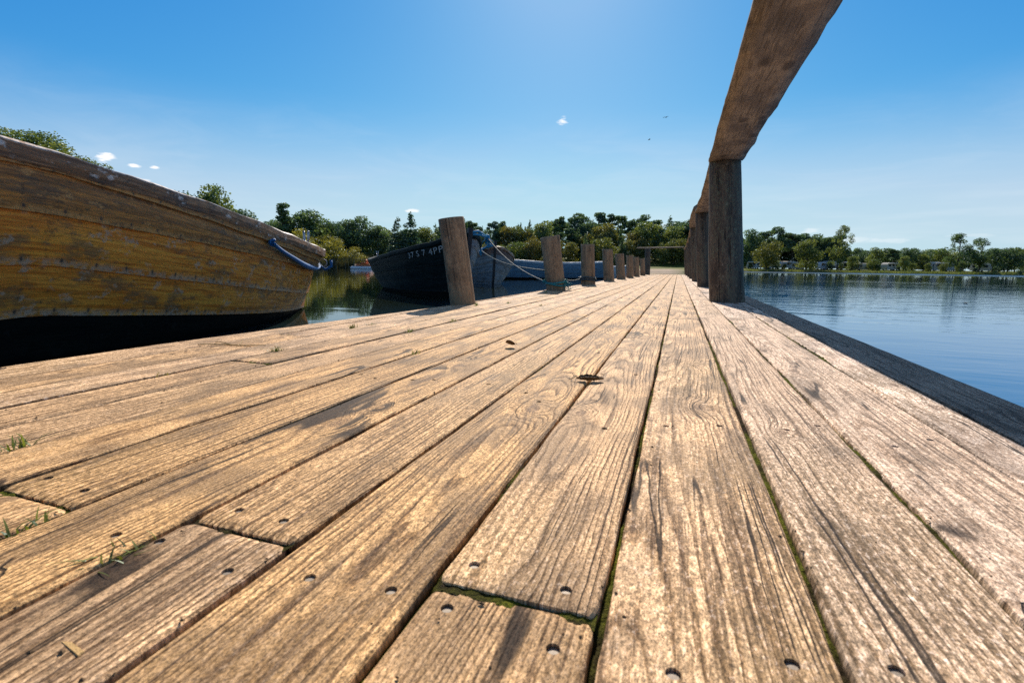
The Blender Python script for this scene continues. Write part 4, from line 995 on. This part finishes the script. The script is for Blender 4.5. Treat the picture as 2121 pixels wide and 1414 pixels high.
CV = [(7.5, 163, 4, 'white caravan under the trees, first right of the big railing post'), (9.1, 166, -8, 'white caravan with awning behind the rounded tree right of the big post'), (10.6, 168, 10, 'caravan just left of the second rounded lakeside tree'),
      (11.5, 161, -5, 'low pale caravan between the two rounded lakeside trees'), (13.4, 168, 12, 'caravan at the open grass left of the tall airy birch'), (14.2, 171, -12, 'caravan close left of the tall airy birch trunk'),
      (15.9, 166, 6, 'pale caravan right of the tall airy birch on the far bank'), (16.8, 162, -10, 'caravan with a slanting white roof farther right of the tall birch'), (18.9, 172, 8, 'caravan half hidden by small bushes in mid shore'),
      (21.6, 174, -6, 'pale caravan left of the row of low tents on the far bank'), (22.6, 174, 3, 'long white caravan in the middle of the far right row'), (23.4, 174, 10, 'bluish white caravan at the foot of the paired tall trees'),
      (25.0, 176, -8, 'last caravan seen on the far right bank')]
for i, (az_, r_, rz, lab) in enumerate(CV):
    if proto is None: proto = c = caravan()
    else: c = copy_tree(proto)
    x, y, _ = polar(az_, r_); c.location = (x, y, hground(az_, r_)-.02); c.rotation_euler.z = R_(rz*(5.5 if i % 3 else 1.)-az_); c.scale = ((.72, 1, .92), (1, 1, 1.05), (.85, 1, .98), (.6, .9, .85))[i % 4]
    tag(c, lab, 'caravan', 'caravans on the far right bank')

# ------------------------------------------------------------------ trees
FM = {'dark': foliage('dark_green_leaves', (.05, .115, .058), (.135, .20, .062), (.09, .15, .08), .52),
      'green': foliage('mid_green_leaves', (.085, .16, .044), (.24, .27, .06), (.16, .19, .05), .52),
      'olive': foliage('olive_green_leaves', (.085, .125, .026), (.23, .235, .05), (.23, .175, .042), .52),
      'willow': foliage('willow_yellow_green_leaves', (.16, .17, .022), (.34, .31, .045), (.26, .24, .04), .5),
      'blue': foliage('blue_green_needles', (.038, .098, .066), (.105, .175, .082), (.075, .125, .075), .45)}
BARK = plain('tree_bark', (.085, .065, .048), .9, .35, 3.)
def leaf_mesh(name, blobs, nleaf, size, rn, mat, aspect=1.6, inner=.45, droop=0.):
    V, F, A = [], [], []; tot = sum(b[3]*b[4]*b[5] for b in blobs)**.0 or 1
    ws = [(b[3]*b[4]+b[3]*b[5]) for b in blobs]; sw = sum(ws)
    for b, wgt in zip(blobs, ws):
        n = max(6, int(nleaf*wgt/sw)); cl = rn.random()
        for _ in range(n):
            v = Vector((rn.gauss(0, 1), rn.gauss(0, 1), rn.gauss(0, 1))).normalized()
            rr = inner+(1-inner)*rn.random()**.6
            rr *= 1+.30*mn.noise(Vector((v.x*2.3+b[0], v.y*2.3+b[1], v.z*2.3+b[2])))
            p = Vector((b[0]+v.x*b[3]*rr, b[1]+v.y*b[4]*rr, b[2]+v.z*b[5]*rr))
            nd = (v*.8+Vector((rn.gauss(0, 1), rn.gauss(0, 1), rn.gauss(0, 1)))*.75).normalized()
            t = nd.cross(Vector((rn.gauss(0, 1), rn.gauss(0, 1), rn.gauss(0, 1)-droop))).normalized(); s = nd.cross(t)
            L = size*rn.uniform(.55, 1.3); wd = L/aspect; o = len(V)
            V += [p-t*L*.5, p+s*wd*.5+t*L*.05, p+t*L*.5, p-s*wd*.5]
            F.append((o, o+1, o+2, o+3)); A += [min(1, max(0, .55*rn.random()+.45*cl))]*4
    me = bpy.data.meshes.new(name); me.from_pydata(V, [], F); me.materials.append(mat)
    at = me.attributes.new('leafrnd', 'FLOAT', 'POINT'); at.data.foreach_set('value', A); return me
def tree_proto(kind, seed, nleaf, mat):
    """10 m tall tree: (crown mesh, trunk mesh)"""
    rn = random.Random(seed); blobs = []; size = .30
    lean = (rn.uniform(-.3, .3), rn.uniform(-.3, .3))
    if kind == 'broad':
        N = 26
        for i in range(N):
            z = rn.uniform(1.5, 9.0); f = (z-.7)/8.8; rad = 3.6*math.sin(math.pi*min(1, f**.75))**.6
            a = rn.uniform(0, 6.28); q = rad*math.sqrt(rn.random())*.85; br = rn.uniform(1.0, 1.8)*(1 if z < 8 else .8)
            blobs.append((math.cos(a)*q, math.sin(a)*q, z, br, br, br*rn.uniform(.65, .9)))
        blobs.append((0, 0, 5.2, 2.7, 2.7, 3.0)); th0 = 1.4; size = .40
    elif kind == 'pine':
        for i in range(15):
            z = rn.uniform(4.6, 9.5); rad = 1.9*(1-((z-6.8)/3.6)**2*.7); a = rn.uniform(0, 6.28); q = rad*rn.uniform(.3, 1)
            br = rn.uniform(.55, 1.0); blobs.append((math.cos(a)*q, math.sin(a)*q, z, br, br, br*.6))
        blobs.append((0, 0, 9.3, .6, .6, .6)); th0 = 4.2; size = .34
    elif kind == 'pineb':
        for i in range(17):
            z = rn.uniform(4.2, 9.3); rad = 3.0*(1-((z-6.2)/4.2)**2*.75); a = rn.uniform(0, 6.28); q = rad*rn.uniform(.35, 1)
            br = rn.uniform(.8, 1.4); blobs.append((math.cos(a)*q, math.sin(a)*q, z, br, br, br*.55))
        th0 = 3.6; size = .38
    elif kind == 'spruce':
        for lv in range(13):
            z = 1.4+lv*.66; rad = 2.1*(1-lv/13.5)**.85
            for k in range(6 if lv < 9 else 4):
                a = k*1.05+lv*.7+rn.uniform(-.3, .3); q = rad*rn.uniform(.5, .75); L = rad*.5
                blobs.append((math.cos(a)*q, math.sin(a)*q, z-.18*rad+rn.uniform(-.15, .15), L*.75+.12, L*.75+.12, .34))
        blobs.append((0, 0, 9.5, .22, .22, .6)); th0 = 1.; size = .34
    elif kind == 'spire':
        for i in range(20):
            z = rn.uniform(2.5, 9.6); rad = 1.0*(1-(z-2)/9.5)+.25; a = rn.uniform(0, 6.28); q = rad*rn.uniform(.2, .9); br = rn.uniform(.35, .7)
            blobs.append((math.cos(a)*q, math.sin(a)*q, z, br, br, br*.8))
        th0 = 1.5; size = .34
    elif kind == 'airynear':
        for i in range(60):
            z = rn.uniform(1.8, 9.6); rad = 3.0*math.sin(math.pi*((z-.9)/9.4))**.7; a = rn.uniform(0, 6.28); q = rad*rn.uniform(.2, 1.); br = rn.uniform(.35, .8)
            blobs.append((math.cos(a)*q, math.sin(a)*q, z, br, br, br*.8))
        th0 = 1.6; size = .15
    elif kind == 'airy':
        for i in range(40):
            z = rn.uniform(1.8, 9.6); rad = 2.6*math.sin(math.pi*((z-.9)/9.2))**.7; a = rn.uniform(0, 6.28); q = rad*rn.uniform(.25, 1.); br = rn.uniform(.4, .9)
            blobs.append((math.cos(a)*q, math.sin(a)*q, z, br*.85, br*.85, br))
        th0 = 1.6; size = .26
    elif kind == 'willow':
        for i in range(34):
            a = rn.uniform(0, 6.28); q = 7.*math.sqrt(rn.random()); z = max(.6, (1-(q/7.6)**2)*8.4*rn.uniform(.55, 1)); br = rn.uniform(1.1, 1.9)
            blobs.append((math.cos(a)*q, math.sin(a)*q, z, br, br, br*.8))
        blobs.append((0, 0, 3.2, 5.4, 5.4, 3.)); th0 = .6; size = .42
    cm = leaf_mesh('crown', blobs, nleaf, size, rn, FM[mat], 1.7 if kind != 'willow' else 2.6)
    mb = MB(); top = max(b[2] for b in blobs); pts = [(lean[0]*f*f, lean[1]*f*f, -.5+(top-.3+.5)*f) for f in [i/9 for i in range(10)]]
    r = .22 if kind in ('broad', 'pineb') else .15
    mb.tube(pts, [r*1.3]+[r*(1-.88*i/9) for i in range(1, 10)], 8, jitter=.15)
    for b in sorted(blobs, key=lambda b: -b[3])[:14]:
        z0 = max(th0*.8, b[2]-1.2-.3*math.hypot(b[0], b[1])); f = z0/top
        st = Vector((lean[0]*f*f, lean[1]*f*f, z0)); en = Vector(b[:3]); mid = st.lerp(en, .5)+Vector((0, 0, -.15))
        mb.tube([st, mid, en], [r*.42, r*.28, r*.08], 5)
    tm = bpy.data.meshes.new('trunk'); tm.from_pydata(mb.V, [], mb.F); tm.materials.append(BARK); tm.polygons.foreach_set('use_smooth', [True]*len(tm.polygons))
    return cm, tm
PR = {}
for kind, seeds, nl, mats in (('broad', (1, 2, 3), 5200, ('dark', 'green', 'olive')), ('pine', (4, 5), 3000, ('dark', 'blue')), ('pineb', (6, 7), 4200, ('dark', 'blue')), ('spruce', (8, 9), 4200, ('blue', 'dark')), ('spire', (10,), 2400, ('dark', 'green')), ('airy', (11, 12), 5200, ('green', 'dark', 'olive')), ('airynear', (21, 22), 15000, ('green', 'olive')), ('willow', (13, 14), 10000, ('willow',))):
    for s in seeds:
        base = None
        for m in mats:
            if base is None: base = tree_proto(kind, s, nl, m); PR.setdefault((kind, m), []).append(base)
            else:
                c2 = base[0].copy(); c2.materials.clear(); c2.materials.append(FM[m]); PR.setdefault((kind, m), []).append((c2, base[1]))
CATN = {'airynear': 'birch_tree', 'broad': 'broadleaf_tree', 'pine': 'pine_tree', 'pineb': 'pine_tree', 'spruce': 'spruce_tree', 'spire': 'slender_tree', 'airy': 'birch_tree', 'willow': 'willow_bush'}
tr = random.Random(5)
def tree(kind, mat, az, r, top, wf, label, group=None, var=None):
    lst = PR[(kind, mat)]; cm, tm = lst[tr.randrange(len(lst)) if var is None else var % len(lst)]
    x, y, _ = polar(az, r); zb = hground(az, r)-.1; s = (top-zb)/10.
    root = empty(CATN[kind], (x, y, zb), tr.uniform(0, 6.28)); root.scale = (s*wf, s*wf, s)
    link(bpy.data.objects.new('trunk', tm), root); link(bpy.data.objects.new('crown', cm), root)
    tag(root, label, 'bush' if kind == 'willow' else 'tree', group); return root
TR = [
('airynear', 'green', -59.6, 44, 7.0, 1.45, 'second airy tree over the near boat, right of the one at the rim'), ('airynear', 'olive', -66.5, 46, 7.9, 1.5, 'airy tree at the left rim behind the near boat'), ('airynear', 'green', -62.4, 44, 8.3, 1.5, 'airy light leaved tree rising over the near boat at the left rim'), ('broad', 'olive', -69.5, 48, 7.6, 1.0, 'rounded tree just beyond the left rim behind the near boat'),
('broad', 'dark', -51.7, 66, 9.3, 1.0, 'left one of two close dark trees over the middle of the near boat gunwale'), ('broad', 'green', -49.9, 67, 9.4, .85, 'right one of two close dark trees over the middle of the near boat gunwale'), ('broad', 'dark', -47.6, 70, 7.4, 1.0, 'small dark tree right of the close dark pair, above the near boat'), ('broad', 'green', -53.9, 66, 5.6, 1., 'low tree left of the close dark pair, mostly behind the near boat'),
('spire', 'dark', -43.7, 92, 10.6, 1.5, 'slender tall tree at the left end of the dark tree line behind the willows'), ('broad', 'dark', -41.2, 95, 10.3, 1.35, 'broad dark tree with a domed top behind the willow bushes'), ('broad', 'dark', -38.4, 98, 9.3, 1.3, 'broad dark tree second right of the slender one'), ('broad', 'dark', -36.3, 92, 9.1, 1.25, 'rounded dark tree above the right end of the willows'), ('broad', 'dark', -34.1, 92, 7.8, 1.2, 'lower rounded tree above the stern of the dark numbered boat'),
('spruce', 'blue', -31.9, 88, 8.4, 1.5, 'conifer with a ragged tip, the left one of the pair over the dark numbered boat'), ('spruce', 'blue', -30.5, 90, 9.5, 1.5, 'tallest conifer of the pair over the dark numbered boat'), ('broad', 'green', -28.9, 98, 8.2, 1.2, 'green tree between the conifer pair and the nearest mooring post'), ('spruce', 'dark', -27.2, 95, 7.8, 1.5, 'small conifer just left of the nearest mooring post top'), ('pine', 'dark', -25.2, 100, 9.8, 1.1, 'feathery pine just behind the top of the nearest mooring post'), ('pine', 'dark', -23.7, 104, 9.6, 1.0, 'pine just right of the nearest mooring post top'),
('spruce', 'blue', -22.3, 100, 8.2, .8, 'narrow conifer over the bow of the dark numbered boat'), ('pine', 'blue', -21.0, 104, 9.6, .9, 'thin pine over the bow of the reddish topped boat'), ('broad', 'olive', -19.4, 104, 9.2, .9, 'olive tree left of the thick roped post'), ('broad', 'olive', -17.4, 102, 9.7, 1.0, 'olive yellow tree just left of the top of the thick roped post'), ('broad', 'green', -15.2, 108, 10.6, 1.0, 'green domed tree directly above the thick roped post'),
('pine', 'dark', -13.2, 112, 11.5, 1.1, 'dark pine between the second and third mooring posts'), ('pineb', 'dark', -11.4, 114, 12.7, 1.0, 'tallest tree on the middle skyline, left of the bare stemmed pines'), ('broad', 'dark', -10.2, 110, 10.9, .9, 'dark tree right beside the tallest one on the middle skyline'), ('pine', 'dark', -9.0, 116, 12.7, 1.0, 'leftmost of the three bare stemmed pines on the middle skyline'), ('pine', 'dark', -7.5, 116, 12.5, 1.1, 'middle of the three bare stemmed pines on the middle skyline'), ('pine', 'dark', -6.5, 118, 12.2, 1.0, 'rightmost of the three bare stemmed pines on the middle skyline'),
('spire', 'dark', -5.6, 120, 10.6, .8, 'needle thin tree in the notch of the middle skyline'), ('pineb', 'dark', -4.4, 112, 11.9, .95, 'lone broad pine standing above the end crossbar of the jetty'), ('broad', 'green', -2.6, 108, 8.2, .9, 'green tree right of the lone broad pine'), ('broad', 'dark', -1.0, 108, 8.9, .95, 'dark tree above the middle of the jetty end'), ('broad', 'green', .3, 108, 8.0, .9, 'green tree just left of the far rail posts'), ('spruce', 'dark', 1.4, 112, 9.2, 1.0, 'conifer peeping out left of the big railing post'), ('broad', 'dark', 2.9, 118, 8.9, 1.1, 'tree mostly hidden behind the railing posts'), ('broad', 'dark', 4.8, 130, 9.8, 1.1, 'tree hidden behind the big railing post'),
('broad', 'dark', 7.0, 168, 12.9, 1.0, 'dark wooded crown first right of the big railing post'), ('pineb', 'dark', 9.0, 172, 13.6, 1.0, 'dark pine crown, highest of those right of the big railing post'), ('pineb', 'dark', 10.9, 172, 12.1, 1., 'flat topped dark pine behind the second rounded tree'), ('pineb', 'dark', 12.2, 174, 11.5, 1., 'flat topped dark pine left of the airy birch'), ('broad', 'dark', 13.5, 176, 10.8, .9, 'dark tree filling the gap left of the airy birch'),
('broad', 'olive', 8.7, 148, 9.0, 1.15, 'rounded sunlit lakeside tree right of the big railing post'), ('broad', 'green', 12.2, 152, 8.8, 1.2, 'second rounded lakeside tree with dark shade under it'), ('airy', 'green', 14.8, 150, 11.8, 1.0, 'tall airy birch standing alone above the far right bank'), ('broad', 'dark', 16.5, 176, 6.4, 1.1, 'low tree just right of the tall airy birch'), ('broad', 'green', 17.7, 168, 7.0, 1.0, 'domed tree in the low middle stretch of the far right bank'), ('pineb', 'dark', 19.1, 178, 7.0, 1., 'dark flat crown between the domed tree and the pointed one'), ('broad', 'dark', 20.3, 170, 7.6, 1.0, 'pointed dark tree in the middle of the far right bank'), ('broad', 'blue' if False else 'dark', 22.0, 190, 7.0, 1.5, 'distant bluish wood crown left of the tall pair'), ('broad', 'green', 21.2, 172, 5.4, 1., 'low green tree under the distant wood crown'),
('airy', 'dark', 23.5, 166, 9.8, 1.7, 'taller of the pair of tall trees on the far right bank'), ('airy', 'dark', 24.9, 170, 9.0, 1.4, 'narrower of the pair of tall trees on the far right bank'), ('broad', 'dark', 25.7, 178, 7.1, 1.0, 'tree right behind the pair of tall trees'), ('broad', 'dark', 26.6, 168, 7.3, 1.2, 'full rounded dark tree near the right rim'), ('broad', 'dark', 27.8, 172, 5.9, 1.0, 'tree cut by the right rim'), ('broad', 'dark', 28.8, 172, 6.6, 1.2, 'tree at the rim beyond the rounded dark one'),
('broad', 'green', 17.6, 160, 4.0, .95, 'small bushy tree at the water in front of the domed tree'), ('broad', 'green', 19.9, 160, 4.4, 1.0, 'small bushy tree at the water in front of the pointed one'), ('broad', 'green', 16.0, 160, 4.6, 1.0, 'small bushy tree at the water beside the birch')]
for i, t in enumerate(TR): tree(*t[:7], 'trees round the lake', i)
tree('willow', 'willow', -43.4, 76, 6.2, 1.25, 'yellow green willow bush nearest the near boat stern', 'willow bushes on the left bank', 0)
tree('willow', 'willow', -40.3, 79, 5.4, 1.35, 'yellow green willow bush in the middle of the left bank', 'willow bushes on the left bank', 1)
tree('willow', 'willow', -37.6, 82, 3.6, 1.7, 'lowest yellow green willow bush sloping down to the reeds', 'willow bushes on the left bank', 0)
# the closed wood between the named trees
fr = random.Random(11)
def wood(n, a0, a1, r0, r1, h0, h1, kinds, label, group):
    for i in range(n):
        a = a0+(a1-a0)*(i+fr.random()*.9)/n; r = fr.uniform(r0, r1); k, m = fr.choice(kinds)
        zt = hground(a, r)+fr.uniform(h0, h1)
        tree(k, m, a, r, zt, fr.uniform(.95, 1.3), label, group)
wood(24, -47, -29, 94, 106, 5.5, 7.8, [('broad', 'dark'), ('broad', 'dark'), ('broad', 'green')], 'tree of the closed dark wood behind the willows and the dark numbered boat', 'trees of the left wood')
wood(22, -29, 3, 92, 97, 4.0, 6.2, [('broad', 'olive'), ('broad', 'green'), ('broad', 'olive'), ('spruce', 'dark')], 'lower tree at the front edge of the middle wood', 'front trees of the middle wood')
wood(26, -29, 3, 100, 106, 6.2, 8.4, [('broad', 'olive'), ('broad', 'green'), ('spruce', 'dark'), ('pine', 'dark'), ('broad', 'olive')], 'tree in the depth of the middle wood', 'inner trees of the middle wood')
wood(32, -28, 4, 112, 124, 7.4, 9.6, [('broad', 'dark'), ('pine', 'dark'), ('spruce', 'dark')], 'dark tree at the back of the middle wood', 'back trees of the middle wood')
wood(20, 5.5, 14.5, 176, 186, 9., 11.8, [('broad', 'dark'), ('pineb', 'dark')], 'dark tree of the wood behind the rounded lakeside trees', 'trees of the right wood')
wood(30, 14, 30, 180, 195, 5.6, 7.6, [('broad', 'dark'), ('broad', 'green')], 'tree in the low line behind the camp on the right bank', 'trees behind the camp')
wood(20, 7, 29, 156, 164, 1.4, 3.0, [('broad', 'green'), ('broad', 'dark')], 'low shrub at the water edge of the far right bank', 'shrubs on the right bank')
wood(9, -29, -1, 86.5, 89, 1.2, 2.4, [('broad', 'green'), ('broad', 'olive')], 'low shrub on the bank below the middle wood', 'shrubs below the middle wood')
# reeds along the left and right banks
def reeds(name, a0, a1, n, d0, d1, h0, h1, mat, label):
    rn = random.Random(3); V, F, A = [], [], []
    for i in range(n):
        a = rn.uniform(a0, a1); r = shore(a)+rn.uniform(d0, d1); x, y, _ = polar(a, r); z = hground(a, r)-.05; h = rn.uniform(h0, h1)*(1+.35*nz(a*.8)); rv = rn.random()
        ang = rn.uniform(0, 3.14); wx, wy = math.cos(ang)*.025, math.sin(ang)*.025; lx, ly = rn.gauss(0, .12)*h, rn.gauss(0, .12)*h; o = len(V)
        V += [(x-wx, y-wy, z), (x+wx, y+wy, z), (x+wx+lx*.4, y+wy+ly*.4, z+h*.6), (x-wx+lx*.4, y-wy+ly*.4, z+h*.6), (x+lx, y+ly, z+h)]
        F += [(o, o+1, o+2, o+3), (o+3, o+2, o+4)]; A += [rv]*5
    ob = mesh(name, V, F, mat); at = ob.data.attributes.new('leafrnd', 'FLOAT', 'POINT'); at.data.foreach_set('value', A)
    tag(ob, label, 'reeds', kind='stuff')
REED = foliage('reed_leaves', (.03, .055, .018), (.10, .085, .03), (.12, .08, .03), .35)
reeds('reeds', -64, -27, 16000, -1.6, 3., .9, 1.9, REED, 'band of green and brown reeds along the left shore')
reeds('bank_grass', 6.5, 30, 6000, -.4, 1.2, .25, .7, FM['green'], 'strip of rough grass along the far right shore')
